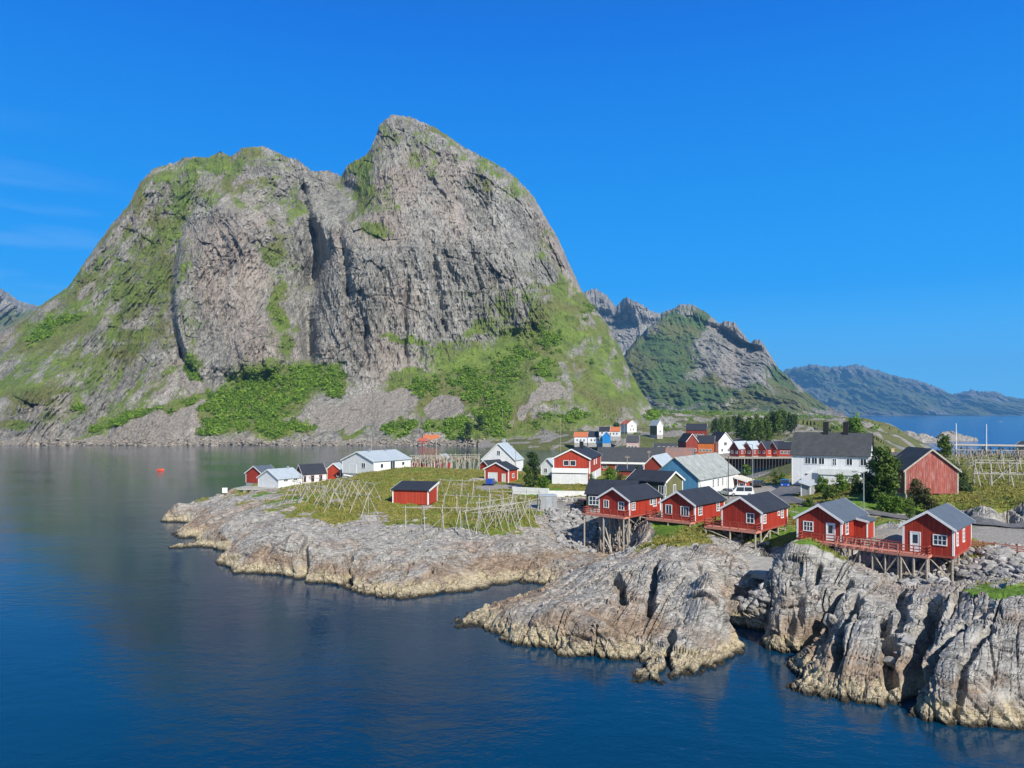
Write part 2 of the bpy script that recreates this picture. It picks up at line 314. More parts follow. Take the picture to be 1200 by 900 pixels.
# ------------------------------------------------------------------ near ground: the rocky skerries and the hamlet
SHORE = [(199,608),(212,630),(205,641),(249,643),(255,658),(276,672),(300,674),(326,675),(359,684),(392,685),(413,692),(447,702),(488,703),(526,697),(547,695),(580,687),(597,685),(622,682),
 (640,692),(601,699),(572,714),(540,733),(563,737),(585,745),(601,755),(625,757),(647,760),(660,770),(697,772),(735,776),(721,799),(735,805),(760,802),(782,800),(795,795),(820,791),(845,785),(860,770),(862,755),(868,735),
 (885,722),(905,722),(914,745),(920,765),(932,772),(922,790),(925,807),(945,817),(975,820),(1007,823),(1035,826),(1070,835),(1072,842),(1100,848),(1150,854),(1200,855),(1260,856),(1330,856)]
LAND = [ # px, py, z, grass
 (230,594,2.4,.1),(225,612,1.8,0),(262,592,3.6,.1),(262,620,3,0),(300,588,5,.5),(300,625,4,0),(290,645,2.2,0),(330,655,2.2,0),(350,608,5,.55),(380,575,6,.7),(350,630,3.8,0),(400,600,5.6,.75),(410,640,3.4,0),(400,665,1.8,0),
 (450,618,4.6,.35),(450,655,2.8,0),(450,680,1.4,0),(440,572,6.2,.8),(480,548,7.6,1),(540,552,7.2,1),(420,556,6.3,.8),(505,598,5.2,.7),(500,630,4,.1),(510,660,2.6,0),(520,680,1.4,0),(560,612,4.9,.85),(540,640,3.6,.1),(560,660,2.2,0),
 (600,612,4.8,.9),(600,640,3.6,.15),(600,665,1.5,0),(630,640,3.2,.1),(640,665,1.6,0),(590,580,5.6,.7),(575,567,6,.6),(610,572,6,.8),(655,588,5.6,.5),(672,603,5,.2),(680,625,2.6,0),(690,640,1.4,0),(665,640,2.0,0),(660,660,1.8,0),(690,650,2.4,0),
 (715,640,1.6,0),(715,625,3,0),(742,628,3.4,.1),(735,650,1.7,.1),(725,652,1.6,0),(660,572,6.3,.8),(690,570,6.4,.9),(720,560,7,1),(730,600,6.2,.6),(760,615,5.8,.5),
 (590,722,1.6,0),(620,705,2.3,0),(650,705,2.9,0),(650,735,1.7,0),(680,680,3.4,0),(690,662,3.7,0),(720,660,3.8,0),(700,720,2.6,0),(700,755,1.2,0),(722,740,1.8,0),(745,735,1.9,0),
 (735,668,4.9,0),(740,690,4.2,0),(740,705,2.6,0),(760,650,5.2,.1),(780,640,6.2,.5),(800,632,6.6,.8),(800,660,6.3,.05),(800,685,5.2,0),(800,715,3.4,0),(800,745,2.0,0),(770,775,1.1,0),(835,640,6.4,.3),(850,650,5.8,.1),(845,690,5.2,0),(845,730,2.8,0),(785,618,6.2,.8),(820,620,6.2,.8),(855,640,5.1,.4),(870,644,4.7,.3),(890,641,4.9,.3),(905,637,5.3,.5),(836,631,5.9,.6),
 (875,660,3.7,.0),(900,662,3.7,0),(878,690,2.6,0),(900,705,1.6,0),(870,720,1.2,0),
 (930,662,5.8,.8),(920,672,5.7,.2),(925,700,4.8,0),(930,735,2.2,0),(941,651,5.1,.4),(952,661,4.5,.4),(980,667,4.1,.15),(1001,672,4.2,.1),(1024,671,4.6,.1),(1046,676,4.8,.05),(1063,689,4.2,0),(1085,686,4.4,.05),(1118,677,4.7,.2),(965,680,5.6,.15),(985,690,5.5,.2),(1000,700,5.2,0),(980,740,3.2,0),(970,785,1.3,0),(1010,740,3.8,0),(1010,790,1.5,0),(1010,655,4.7,.2),(1040,700,5.0,0),(1060,735,4.0,0),(1050,780,2.0,0),
 (1075,665,5.0,.1),(1100,690,5.4,.25),(1110,720,5.0,0),(1100,770,3.4,0),(1100,810,1.9,0),(1150,705,6.2,.3),(1160,690,6.5,.75),(1150,750,4.6,0),(1150,790,3.0,0),(1150,825,1.5,0),(1200,700,6.6,.5),(1200,740,5.2,0),(1200,800,2.6,0),(1300,700,7,.3),(1300,790,3,0),
 (1170,650,6.7,.7),(1150,640,6.9,.9),(1190,655,6.4,.2),(1125,650,6.0,.4),(1100,655,5.3,.1),(1060,648,5.4,.1),(1050,627,7,.3),(1160,625,7.05,.4),(1200,635,7.0,.3),(1050,605,7.2,.8),(1150,616,7.2,.8),(1200,618,7.2,.8),(970,610,7.0,.9),(940,622,6.0,.8),(920,632,5.4,.7),(955,654,4.8,.1),(975,650,5.1,.1),(990,600,7.6,1),(1010,588,8.4,1),(1050,590,8.2,1),
 (940,590,6.5,.8),(900,577,5.6,.6),(870,577,5.4,.6),(890,566,4.6,.4),(960,572,7.4,.9),(985,568,7.4,1),(1030,573,8.8,1),(1080,585,9,1),(1130,607,7.4,.3),(1165,600,8.5,.3),(1195,601,8.5,.25),(1185,612,7.2,.3),(1140,600,8.3,.5),(1180,590,9.4,1),(1140,575,9.8,1),(1200,575,9.6,1),(1180,555,9.4,1),(1300,590,9,1),(1300,560,9,1),
 (760,575,6.4,.8),(820,583,5.6,.7),(850,582,5.6,.7),(840,590,6,.8),(700,590,6.0,.7)]
SHORE_B = [ (-.5,x,d) for x,d in ((205,160),(228,172),(255,184),(275,199),(300,212),(340,216),(390,222),(440,232),(500,246),(560,256),(640,262),(700,262),(780,258),(830,248),(862,238),(890,226),(925,230),(950,262),(975,300),(1010,330),(1060,350),(1120,330),(1200,320),(1300,320)) ]
_p, _v = [], []
for x, y in SHORE: _p.append(G(x, y, 0)); _v.append((0., 0.))
for x, y in SHORE[:-1]:                                        # the bed falls away outside the shore
    X, Y = G(x, y, 0)
    if (x, y) in ((885,722),(905,722),(597,685),(622,682),(640,692),(868,735),(914,745),(920,765),(862,755),(860,770),(601,699),(932,772)): continue
    k = 1 - 6.0 / math.hypot(X, Y)
    if min(math.hypot(X * k - a, Y * k - c) for a, c in _p) < 3.0: continue
    _p.append((X * k, Y * k)); _v.append((-1.8, 0.))
for x, y in ((585,698),(560,708),(890,750),(895,775),(900,800)): _p.append(G(x, y, 0)); _v.append((-1.2, 0.))
for x, d in ((170,160),(150,185),(200,205)): _p.append(W(x, d)); _v.append((-3., 0.))
for x, y, z, g in LAND: _p.append(G(x, y, z)); _v.append((z, g))
for z, x, d in SHORE_B:
    _p.append(W(x, d)); _v.append((z, .2)); _p.append(W(x, d + 14)); _v.append((-4., 0.)); _p.append(W(x, d - 9)); _v.append((2.6, .5))
for x, d, z in ((318,190,2.3),(285,178,.7),(300,180,1.0),(275,180,.2),(312,184,1.6),(290,192,.3),(340,192,3.0),(380,196,3.4),(430,200,5.6),(460,205,5.6),(560,215,5.2),(600,212,5.2),(640,200,5.5),(700,215,4),(760,225,3.4),(800,200,4.4),(840,180,5),(880,200,3.4),(960,200,6.6),(1000,190,7),(1060,190,8),(1120,220,7.6),(1200,240,7),(1030,250,6),(1010,165,7.2),(930,160,6.6),(1100,160,9)): _p.append(W(x, d)); _v.append((z, .8))
BASE = RBF(_p, _v, 1.6)

def trace(px, py, fn, d0=46., d1=420., st=.25):
    d = np.arange(d0, d1, st); x = (px - 600) / F * d; z = H - (py - HOR) / F * d
    g = fn(x, d); k = np.nonzero(z <= g)[0]
    i = k[0] if len(k) else len(d) - 1
    return float(x[i]), float(d[i]), float(g[i])
def base_z(x, y): return BASE(x, y)[0]

CLEFTS = [([(996,684),(968,722),(942,762)],.55,2.2),([(1006,700),(984,738),(976,782)],.5,1.8),([(1036,722),(1042,755),(1040,802)],.6,2.0),([(1094,706),(1082,748),(1072,785),(1066,815)],.8,3.0),
 ([(1146,716),(1108,762),(1085,802)],.45,1.6),([(768,662),(764,685),(760,715)],.6,2.4),([(722,676),(724,692),(728,704)],.7,1.8),([(783,742),(781,770),(781,797)],.5,1.4),([(363,628),(356,650),(352,682)],.5,1.5),
 ([(524,618),(485,636),(450,650),(420,668),(398,684)],.35,1.0),([(318,636),(290,650),(262,660)],.35,.9),([(420,640),(408,665),(412,688)],.4,1.1),([(480,660),(470,680),(440,697)],.4,1.0),
 ([(930,680),(926,715),(924,745)],.4,1.0),([(1160,740),(1135,780),(1120,830)],.35,.9),([(1055,690),(1062,715),(1052,740)],.45,1.3),([(820,660),(842,690),(850,730)],.3,.8),([(560,640),(520,655),(495,680)],.3,.8),([(960,668),(945,690),(935,715)],.4,1.2)]
_cl = []
for pts, w, dep in CLEFTS:
    q = [trace(a, b, base_z) for a, b in pts]; _cl.append((q, w, dep))
ROADS = []          # (points, half width): asphalt, filled below
def _poly_dist(x, y, q):
    best = np.full(np.shape(x), 1e9)
    for (x0, y0, *_), (x1, y1, *_) in zip(q[:-1], q[1:]):
        dx, dy = x1 - x0, y1 - y0; t = np.clip(((x - x0) * dx + (y - y0) * dy) / (dx * dx + dy * dy + 1e-9), 0, 1)
        best = np.minimum(best, np.hypot(x - x0 - t * dx, y - y0 - t * dy))
    return best
for pts, hw in (([(1330,626),(1200,617.5),(1150,614),(1100,611.5),(1060,607.5),(1020,601.5),(985,597),(955,592),(925,586),(905,580)],1.6),([(880,588),(905,580),(925,577),(935,570)],3.4)):
    ROADS.append(([trace(a, b, base_z) for a, b in pts], hw))
GRAVEL = [trace(a, b, base_z)[:2] + (r,) for a, b, r in ((1040,628,3.0),(1050,632,2.6),(1185,628,4),(1215,632,6),(1160,630,3),(905,574,6),(870,585,5),(575,571,3.5),(600,570,3),(930,600,0.5),(640,592,4.0))]
FLAT = [trace(a, b, base_z)[:2] + (r,) for a, b, r in ((640,592,4.5),(660,590,6),(690,592,4),(870,582,6),(900,574,6),(920,572,6))]
_JN = [np.array(v) / np.linalg.norm(v) for v in ((.77, -.62, .12), (.60, .74, .30), (-.16, -.30, 1.0))]     # three joint sets: two steep, one sheeting
def joints(P, N, sp, seed, amp, tilt, dep, wid, wob=.3):
    """crossing sets of nearly plane joints cut the rock into tilted blocks"""
    x, y, z = P; nx, ny, nz = N; t = []; cr = np.full(x.shape, 9.)
    wv = gnoise3(x / (sp[1] * 1.6), y / (sp[1] * 1.6), z / (sp[1] * 1.2), seed + 8)
    for k, n in enumerate(_JN):
        q = (x * n[0] + y * n[1] + z * n[2]) / sp[k] + wob * wv * (1 if k != 1 else -1)
        if k == 1: q = q + 5.3 * _rnd(t[0][0], t[0][0] * 0, seed + 1)
        if k == 2: q = q + 3.1 * _rnd(t[0][0], t[1][0], seed + 2)
        i = np.floor(q); q2 = q + .22 * (_rnd(i, i * 0 + k, seed + 7) - .5); f = q2 - np.floor(q2); t.append((i, f))
        par = np.abs(nx * n[0] + ny * n[1] + nz * n[2]); cr = np.minimum(cr, np.minimum(f, 1 - f) * sp[k] + 2. * sstep(.72, .95, par))
    ib = t[1][0] + 37 * t[2][0]
    h1 = _rnd(t[0][0], ib, seed + 3); h2 = _rnd(t[0][0], ib, seed + 4); h3 = _rnd(t[0][0], ib, seed + 5)
    return (h1 - .5) * amp + (t[0][1] - .5) * (h2 - .4) * tilt + (t[1][1] - .5) * (h3 - .5) * tilt - dep * (.3 + .7 * h2) * (1 - sstep(0, wid, cr))
def base_normal(x, y, e=.6):
    gx = (BASE(x + e, y)[0] - BASE(x - e, y)[0]) / (2 * e); gy = (BASE(x, y + e)[0] - BASE(x, y - e)[0]) / (2 * e); k = 1 / np.sqrt(1 + gx * gx + gy * gy)
    return (-gx * k, -gy * k, k)
def near(x, y, full=False, zg=None, N=None):
    """height, grass, gravel, road of the near ground"""
    x = np.asarray(x, float); y = np.asarray(y, float)
    z, g = zg if zg is not None else BASE(x, y)
    if N is None: N = base_normal(x, y)
    rd = np.full(x.shape, 1e9)
    for q, hw in ROADS: rd = np.minimum(rd, _poly_dist(x, y, q) - hw)
    gv = np.zeros(x.shape)
    for a, b, r in GRAVEL: gv = np.maximum(gv, 1 - sstep(r * .6, r * 1.15, np.hypot(x - a, (y - b) * .6) + .8 * gnoise(x * .5, y * .5, 77)))
    calm = sstep(-.2, 1.5, rd) * (1 - gv)
    for a, b, r in FLAT: calm = calm * sstep(r * .5, r, np.hypot(x - a, y - b))
    gn = g + .30 * fbm(x * .16, y * .16, 4, 5) + .14 * gnoise(x * .9, y * .9, 9) - .06 - .5 * (1 - sstep(.6, .85, N[2]))
    gr = sstep(.36, .56, gn)
    rock = (1 - gr * .88) * calm * sstep(-3.2, -.8, z)
    near_w = 1 - sstep(150, 260, y) * .6
    P = (x, y, z)
    big = .5 + .5 * sstep(-.35, .3, gnoise(x / 15, y / 15, 33))
    h = .45 * fbm(x / 12, y / 12, 2, 31) + .10
    h = h + big * joints(P, N, (3.3, 6.0, 3.0), 41, .55, .85, .70, .15, .22)
    h = h + joints(P, N, (1.2, 2.2, 1.1), 143, .20, .36, .30, .09, .25) * (.4 + .6 * sstep(-.3, .3, gnoise(x / 6, y / 6, 44)))
    h = h + joints(P, N, (.48, .85, .42), 245, .07, .14, .09, .06, .3)
    low = 1 - sstep(.8, 2.4, z + .8 * gnoise(x * .2, y * .2, 61))       # broken, knobbly rock in the tidal belt
    m = low > .01
    if m.any():
        f1, f2, cid, dx, dy = worley(x[m] / .85 + z[m] * .9, y[m] / .8 - z[m] * .7, 47)
        kn = np.zeros(x.shape); kn[m] = (cid - .5) * .38 + (dx * (cid * 7 % 1 - .5) + dy * (cid * 13 % 1 - .5)) * .5 - .22 * (1 - sstep(0, .16, f2 - f1)); h = h + low * kn
    h = h + .045 * fbm3(x * 1.3, y * 1.3, z * 1.6, 3, 51, .6)
    h = rock * h * near_w
    wx = x + .5 * gnoise(x * .5, y * .5, 24); wy = y + .5 * gnoise(x * .5, y * .5, 25)
    for q, w, dep in _cl: h = h - .8 * dep * (1 - sstep(w * .3, w * 1.1, _poly_dist(wx, wy, q))) * sstep(-.4, .6, z)
    soft = (1 - rock) * calm * (.30 * fbm(x * .25, y * .25, 4, 71) + .06 * gnoise(x * 2.3, y * 2.3, 72))
    if full: return z, h, soft, N, gr * calm, gv, sstep(.25, -.1, rd)
    return z + h + soft, gr * calm, gv, sstep(.25, -.1, rd)
LUSH = [trace(a_, b_, base_z)[:2] + (r_,) for a_, b_, r_ in ((1030,592,9),(1005,588,8),(975,598,6),(955,604,4),(1060,602,5),(1160,622,4),(1185,622,5),(1055,618,4),(622,576,5),(640,578,5),(715,566,6),(330,590,5),(310,580,4),(780,612,4),(930,660,3),(1165,690,4),(905,628,5))]
def lush(x, y):
    g = np.zeros(np.shape(x))
    for a_, b_, r_ in LUSH: g = np.maximum(g, 1 - sstep(.5, 1.2, np.hypot(x - a_, (y - b_) * .7) / r_ + .25 * gnoise(x * .4, y * .4, 95)))
    return g
def near_z(x, y): return near(x, y)[0]
def gz(x, y): return float(near_z(np.array([x]), np.array([y]))[0])
_hc = {}
def hit(px, py, d0=46.):
    return trace(px, py, near_z, d0)

def rock_material():
    n = NT('coastal_rock'); p = n.coord('Object'); z = n.sepz(p)
    big = n.noise(n.mapping(p, (.12, .12, .3)), 1, 5, .6); mid = n.noise(p, .9, 6, .65); fine = n.noise(p, 6, 5, .65)
    stra = n.noise(n.mapping(p, (.5, 2.2, 3.2), (0, .15, .5)), 1.6, 6, .65, .6)
    grey = n.ramp(n.math('ADD', n.math('MULTIPLY', mid, .5), n.math('MULTIPLY', stra, .5)), [(.34, (.085, .08, .072)), (.43, (.225, .214, .194)), (.52, (.36, .343, .31)), (.66, (.53, .507, .46))])
    pink = n.mix(n.fr(big, .50, .64), grey, n.mix(.5, grey, n.ramp(mid, [(.35, (.16, .105, .07)), (.65, (.42, .29, .20))])))
    zn = n.math('ADD', z, n.math('MULTIPLY', n.math('SUBTRACT', n.noise(n.mapping(p, (1, 1, .4)), .35, 5, .6), .5), 3.2))
    brown = n.mix(.8, pink, n.ramp(mid, [(.3, (.13, .088, .055)), (.5, (.27, .19, .125)), (.7, (.37, .28, .19))]))
    c = n.mix(n.math('MULTIPLY', n.fr(zn, 3.2, 2.2), n.fr(big, .36, .52)), pink, brown)
    barn = n.ramp(n.math('ADD', n.math('MULTIPLY', fine, .6), n.math('MULTIPLY', mid, .4)), [(.34, (.19, .15, .09)), (.5, (.42, .355, .235)), (.62, (.56, .49, .35))])
    c = n.mix(n.fr(n.math('ADD', zn, n.math('MULTIPLY', mid, .5)), 1.7, 1.1), c, barn)
    c = n.mix(n.fr(n.math('ADD', z, n.math('MULTIPLY', fine, .5)), .75, .38), c, (.026, .021, .011))
    wv = n.n('ShaderNodeVectorMath', operation='ADD'); n.l(p, wv.inputs[0]); nv = n.n('ShaderNodeTexNoise'); n.l(p, nv.inputs['Vector']); nv.inputs['Scale'].default_value = .8; nv.inputs['Detail'].default_value = 4; n.l(nv.outputs['Color'], wv.inputs[1])
    c1 = n.fr(n.voro(n.mapping(wv.outputs[0], (.38, 1.25, 1.1), (.2, .3, .9)), .62, 'DISTANCE_TO_EDGE'), .030, .0); c2 = n.fr(n.voro(n.mapping(wv.outputs[0], (.45, 1.5, 1.5), (.1, .2, .9)), 1.9, 'DISTANCE_TO_EDGE'), .05, .0)
    ck = n.math('MULTIPLY', n.math('MAXIMUM', c1, n.math('MULTIPLY', c2, .7)), n.fr(n.noise(p, .35, 3), .34, .48))
    c = n.mix(n.math('MULTIPLY', ck, .88), c, (.05, .046, .042))
    spk = n.fr(n.noise(p, 2.6, 7, .7), .58, .70)
    c = n.mix(n.math('MULTIPLY', spk, .45), c, (.075, .07, .066))
    lich = n.fr(n.noise(p, 1.7, 6, .7), .60, .70)
    c = n.mix(n.math('MULTIPLY', n.math('MULTIPLY', lich, n.fr(z, 2.5, 4)), .5), c, (.52, .51, .48))
    # turf
    gn = n.noise(p, .55, 6, .65); gf = n.noise(p, 5, 4, .7)
    turf = n.ramp(n.math('ADD', n.math('MULTIPLY', gn, .6), n.math('MULTIPLY', gf, .4)), [(.33, (.07, .085, .014)), (.48, (.16, .165, .030)), (.58, (.26, .23, .055)), (.70, (.34, .28, .11))])
    green = n.fr(n.noise(p, .09, 3), .46, .60)
    turf = n.mix(n.math('ADD', n.math('MULTIPLY', green, .6), n.math('MULTIPLY', n.attr('lush'), 1.0), True), turf, n.ramp(gf, [(.3, (.055, .12, .012)), (.7, (.16, .27, .024))]))
    gm = n.fr(n.math('ADD', n.attr('grass'), n.math('MULTIPLY', n.math('SUBTRACT', fine, .5), .7)), .35, .6)
    c = n.mix(gm, c, turf)
    grav = n.ramp(n.noise(p, 3, 6, .7), [(.3, (.24, .22, .19)), (.7, (.42, .39, .34))])
    c = n.mix(n.attr('gravel'), c, grav)
    n.col(c); n.rough(.85)
    n.bump(n.math('SUBTRACT', n.math('ADD', n.math('MULTIPLY', n.noise(p, 4, 8, .7), .7), n.math('MULTIPLY', stra, .7)), n.math('MULTIPLY', ck, .5)),   .7, .22)
    return n.m

px = np.concatenate([np.arange(120, 1345, 1.35)])
ds = [46.0]
while ds[-1] < 372: ds.append(ds[-1] + .115 + .0026 * (ds[-1] - 46))
ds = np.array(ds)
PXg, Dg = np.meshgrid(px, ds)
Zb = BASE((PXg - 600) / F * Dg, Dg)[0]
wgt = 1 / (.115 + .0026 * (ds - 46))[:, None]                      # rows spread evenly along the slope, so that cliffs get their share
arc = np.zeros(Dg.shape); arc[1:] = np.cumsum(np.hypot(np.diff(Dg, axis=0), 1.3 * np.diff(Zb, axis=0)) * (wgt[1:] + wgt[:-1]) / 2, axis=0)
NR = int(len(ds) * 1.12); Dn = np.empty((NR, len(px)))
for k in range(len(px)): Dn[:, k] = np.interp(np.linspace(0, arc[-1, k], NR), arc[:, k], ds)
PXg = np.broadcast_to(px[None], Dn.shape); Dg = Dn; Xg = (PXg - 600) / F * Dg
zb_, h_, so_, N_, Gg, Vg, Rg = near(Xg, Dg, True)
h_ = np.clip(h_, -2.6, 1.6)
for ax_ in (0, 1):
    q_ = h_.copy(); s_ = [slice(None)] * 2; lo_ = list(s_); hi_ = list(s_); md_ = list(s_); lo_[ax_] = slice(0, -2); md_[ax_] = slice(1, -1); hi_[ax_] = slice(2, None)
    k_ = .05; q_[tuple(md_)] = (1 - 2 * k_) * h_[tuple(md_)] + k_ * (h_[tuple(lo_)] + h_[tuple(hi_)]); h_ = q_
Xg = Xg + N_[0] * h_; Dg = Dg + N_[1] * h_; Zg = zb_ + N_[2] * h_ + so_
Lg = lush(Xg, Dg)
fc = grid_faces(NR, len(px))
keep = (Zg.ravel()[fc] > -1.6).any(1); fc = fc[keep]
used = np.unique(fc); remap = np.zeros(Zg.size, np.int32); remap[used] = np.arange(len(used)); fc = remap[fc]
tag(mesh_np('rocky_ground', np.stack([Xg.ravel(), Dg.ravel(), Zg.ravel()], 1)[used], fc, rock_material(), smooth=False, attrs={'grass': Gg.ravel()[used], 'gravel': Vg.ravel()[used], 'lush': Lg.ravel()[used]}), kind='structure')
# seabed far below, and the sea
mb = MB(); mb.poly([(-40000, -3000, -14), (40000, -3000, -14), (40000, 60000, -14), (-40000, 60000, -14)]); bedm = plain('sea_bed', (.02, .035, .035), .9)
tag(mb.build('seabed_ground', bedm), kind='structure')
def water():
    n = NT('sea_water'); p = n.coord('Object'); y = n.sepz(p, 1); x = n.sepz(p, 0)
    dn = n.noise(p, .02, 3)
    n.rough(.06); n.b.inputs['IOR'].default_value = 1.333; n.b.inputs['Specular IOR Level'].default_value = .5
    w1 = n.noise(n.mapping(p, (.55, .9, 1), (0, 0, .5)), 1.0, 3, .55); w2 = n.noise(n.mapping(p, (2.2, 3.2, 1), (0, 0, -.3)), 1.0, 3, .6); w3 = n.noise(n.mapping(p, (.09, .16, 1), (0, 0, .2)), 1.0, 3, .5)
    open_sea = n.math('ADD', n.fr(n.math('SUBTRACT', x, n.math('MULTIPLY', y, .40)), 20, 130), 0.0, True)
    n.col(n.mix(open_sea, n.mix(n.fr(dn, .35, .65), (.0008, .024, .062), (.001, .040, .085)), (.001, .08, .29)))
    gust = n.fr(n.noise(n.mapping(p, (.012, .03, 1)), 1, 4), .4, .65)
    amp = n.math('ADD', n.math('ADD', .07, n.math('MULTIPLY', gust, .15)), n.math('MULTIPLY', open_sea, .8))
    hgt = n.math('ADD', n.math('ADD', n.math('MULTIPLY', w1, .6), n.math('MULTIPLY', w2, .2)), n.math('MULTIPLY', w3, 1.2))
    b = n.n('ShaderNodeBump'); n.l(hgt, b.inputs['Height']); n.l(amp, b.inputs['Strength']); b.inputs['Distance'].default_value = .55
    n.l(n.fr(open_sea, 0, 1), n.b.inputs['Specular IOR Level']); n.b.inputs['Specular IOR Level'].links[0].from_node.inputs[3].default_value = .5; n.b.inputs['Specular IOR Level'].links[0].from_node.inputs[4].default_value = .16
    n.l(b.outputs[0], n.b.inputs['Normal']); return n.m
mb = MB(); mb.poly([(-40000, -3000, 0), (40000, -3000, 0), (40000, 60000, 0), (-40000, 60000, 0)])
tag(mb.build('sea_water', water()), kind='structure')
# road strip, laid on the ground
asph = plain('asphalt', (.13, .13, .135), .9, .25, 1.5)
mbr = MB()
for q, hw in ROADS:
    q = [Vector((a, b, 0)) for a, b, c in q]; pts = []
    for a, b in zip(q[:-1], q[1:]):
        nseg = max(2, int((b - a).length / 1.5)); pts += [a.lerp(b, i / nseg) for i in range(nseg)]
    pts.append(q[-1]); L = []
    for i, p in enumerate(pts):
        t = (pts[min(i + 1, len(pts) - 1)] - pts[max(i - 1, 0)]).normalized(); nrm = Vector((-t.y, t.x, 0))
        zc = gz(p.x, p.y)
        row = []
        for s in (-1, -.5, 0, .5, 1):
            e = p + nrm * s * hw; row.append((e.x, e.y, max(zc, gz(e.x, e.y)) + .05))
        L.append(row)
    for r0, r1 in zip(L[:-1], L[1:]):
        for k in range(4): mbr.poly([r0[k], r0[k + 1], r1[k + 1], r1[k]])
tag(mbr.build('asphalt_road', asph), kind='structure')

# ------------------------------------------------------------------ boulders and riprap: nobody could count them
def ico(sub):
    import bmesh
    bm = bmesh.new(); bmesh.ops.create_icosphere(bm, subdivisions=sub, radius=1); v = np.array([x.co[:] for x in bm.verts]); f = np.array([[w.index for w in x.verts] for x in bm.faces]); bm.free(); return v, f
I1, I2 = ico(1), ico(2)
def rock_shapes(n, base, seed):
    r = np.random.default_rng(seed); out = []
    for i in range(n):
        v = base[0].copy()
        for k in range(9):                               # chip flat facets off a ball
            a = r.normal(size=3); a /= np.linalg.norm(a); c = r.uniform(.45, .85); dd = v @ a - c; v = v - np.where(dd > 0, dd, 0)[:, None] * a
        v = v * (1 + .06 * r.normal(size=(len(v), 1))) * r.uniform(.7, 1.2, 3); out.append(v)
    return out
RS = rock_shapes(10, I2, 3); RS1 = rock_shapes(8, I1, 5)
def scatter_rocks(name, pos, size, mat, shapes, faces, seed, kind='stuff', flat=.75):
    r = np.random.default_rng(seed); V, Fc, T = [], [], []; off = 0
    for p, s in zip(pos, size):
        v = shapes[r.integers(len(shapes))]; a = r.uniform(0, 6.28); c, sn = math.cos(a), math.sin(a)
        t = r.uniform(-.5, .5); ct, st = math.cos(t), math.sin(t)
        w = np.stack([v[:, 0] * c - v[:, 1] * sn, v[:, 0] * sn + v[:, 1] * c, v[:, 2]], 1); w = np.stack([w[:, 0], w[:, 1] * ct - w[:, 2] * st, (w[:, 1] * st + w[:, 2] * ct) * flat], 1)
        V.append(w * s + np.asarray(p)); Fc.append(faces + off); off += len(v); T.append(np.full(len(v), r.random()))
    o = mesh_np(name, np.concatenate(V), np.concatenate(Fc), mat, attrs={'tint': np.concatenate(T)}); return tag(o, kind=kind)
def bouldm(name, c1, c2):
    n = NT(name); p = n.coord(); f = n.noise(p, 2.2, 6, .65); r = n.attr('tint')
    c = n.mix(r, c1, c2); n.col(n.mix(n.fr(f, .3, .7), c, n.mix(.6, c, (.10, .095, .09)))); n.rough(.9); n.bump(f, .6, .12); return n.m
BM = bouldm('quarried_boulders', (.25, .245, .235), (.50, .485, .46)); BM2 = bouldm('shore_boulders', (.22, .19, .15), (.42, .36, .28))
def in_quad(q, n, r):
    u = r.random(n); v = r.random(n); q = np.array(q, float)
    return ((q[0] * (1 - u)[:, None] + q[1] * u[:, None]) * (1 - v)[:, None] + (q[3] * (1 - u)[:, None] + q[2] * u[:, None]) * v[:, None])
r = np.random.default_rng(4); pos, size = [], []
for quad, n, s0, s1 in (([(640,598),(700,600),(696,650),(655,640)],620,.3,.8),([(862,672),(890,672),(900,718),(868,715)],150,.35,.75),([(1050,660),(1100,657),(1112,688),(1060,690)],110,.25,.7),([(1100,650),(1200,640),(1200,676),(1130,678)],300,.3,.75),([(1010,660),(1050,662),(1050,682),(1015,680)],40,.2,.5),([(706,640),(745,632),(745,652),(716,658)],70,.2,.55),([(1040,812),(1072,820),(1072,834),(1040,830)],14,.3,.9),([(840,618),(900,626),(905,640),(850,640)],40,.2,.5)):
    for a, b in in_quad(quad, n, r):
        x, y, z = trace(a, b, base_z, 60., 200., .5); s = s0 + (s1 - s0) * r.random() ** 2
        pos.append((x, y, None)); size.append(s)
pa = np.array([(p[0], p[1]) for p in pos]); zz = near_z(pa[:, 0], pa[:, 1]); pos = [(a, b, c + .25 * s) for (a, b), c, s in zip(pa, zz, size)]
scatter_rocks('riprap_rubble', pos, size, BM, RS, I2[1], 8)
# grass tufts
m = (Gg > .55) & (Dg > 60) & (Dg < 230) & (Zg > 2.5) & (Rg < .1) & (Vg < .2) & (Lg < .4)
idx = np.nonzero(m.ravel())[0]; w = (Dg.ravel()[idx]) ** .6; ch = RNG.choice(idx, 52000, p=w / w.sum())
P = np.stack([Xg.ravel()[ch], Dg.ravel()[ch], Zg.ravel()[ch]], 1) + np.concatenate([RNG.uniform(-.3, .3, (len(ch), 2)), np.zeros((len(ch), 1))], 1)
hh = RNG.uniform(.12, .36, len(ch)) * (1 + .5 * gnoise(P[:, 0] * .3, P[:, 1] * .3, 91)); V = []; T = []
tn = np.clip(.5 + .5 * gnoise(P[:, 0] * .22, P[:, 1] * .22, 92) + RNG.normal(0, .18, len(ch)), 0, 1)
for k in range(3):
    a = RNG.uniform(0, 6.28, len(ch)); wd = RNG.uniform(.07, .16, len(ch)); dx = np.cos(a) * wd; dy = np.sin(a) * wd; ln = RNG.normal(0, .18, (len(ch), 2))
    V.append(np.stack([np.stack([P[:, 0] - dx, P[:, 1] - dy, P[:, 2] - .05], 1), np.stack([P[:, 0] + dx, P[:, 1] + dy, P[:, 2] - .05], 1), np.stack([P[:, 0] + ln[:, 0], P[:, 1] + ln[:, 1], P[:, 2] + hh], 1)], 1))
V = np.concatenate(V).reshape(-1, 3)
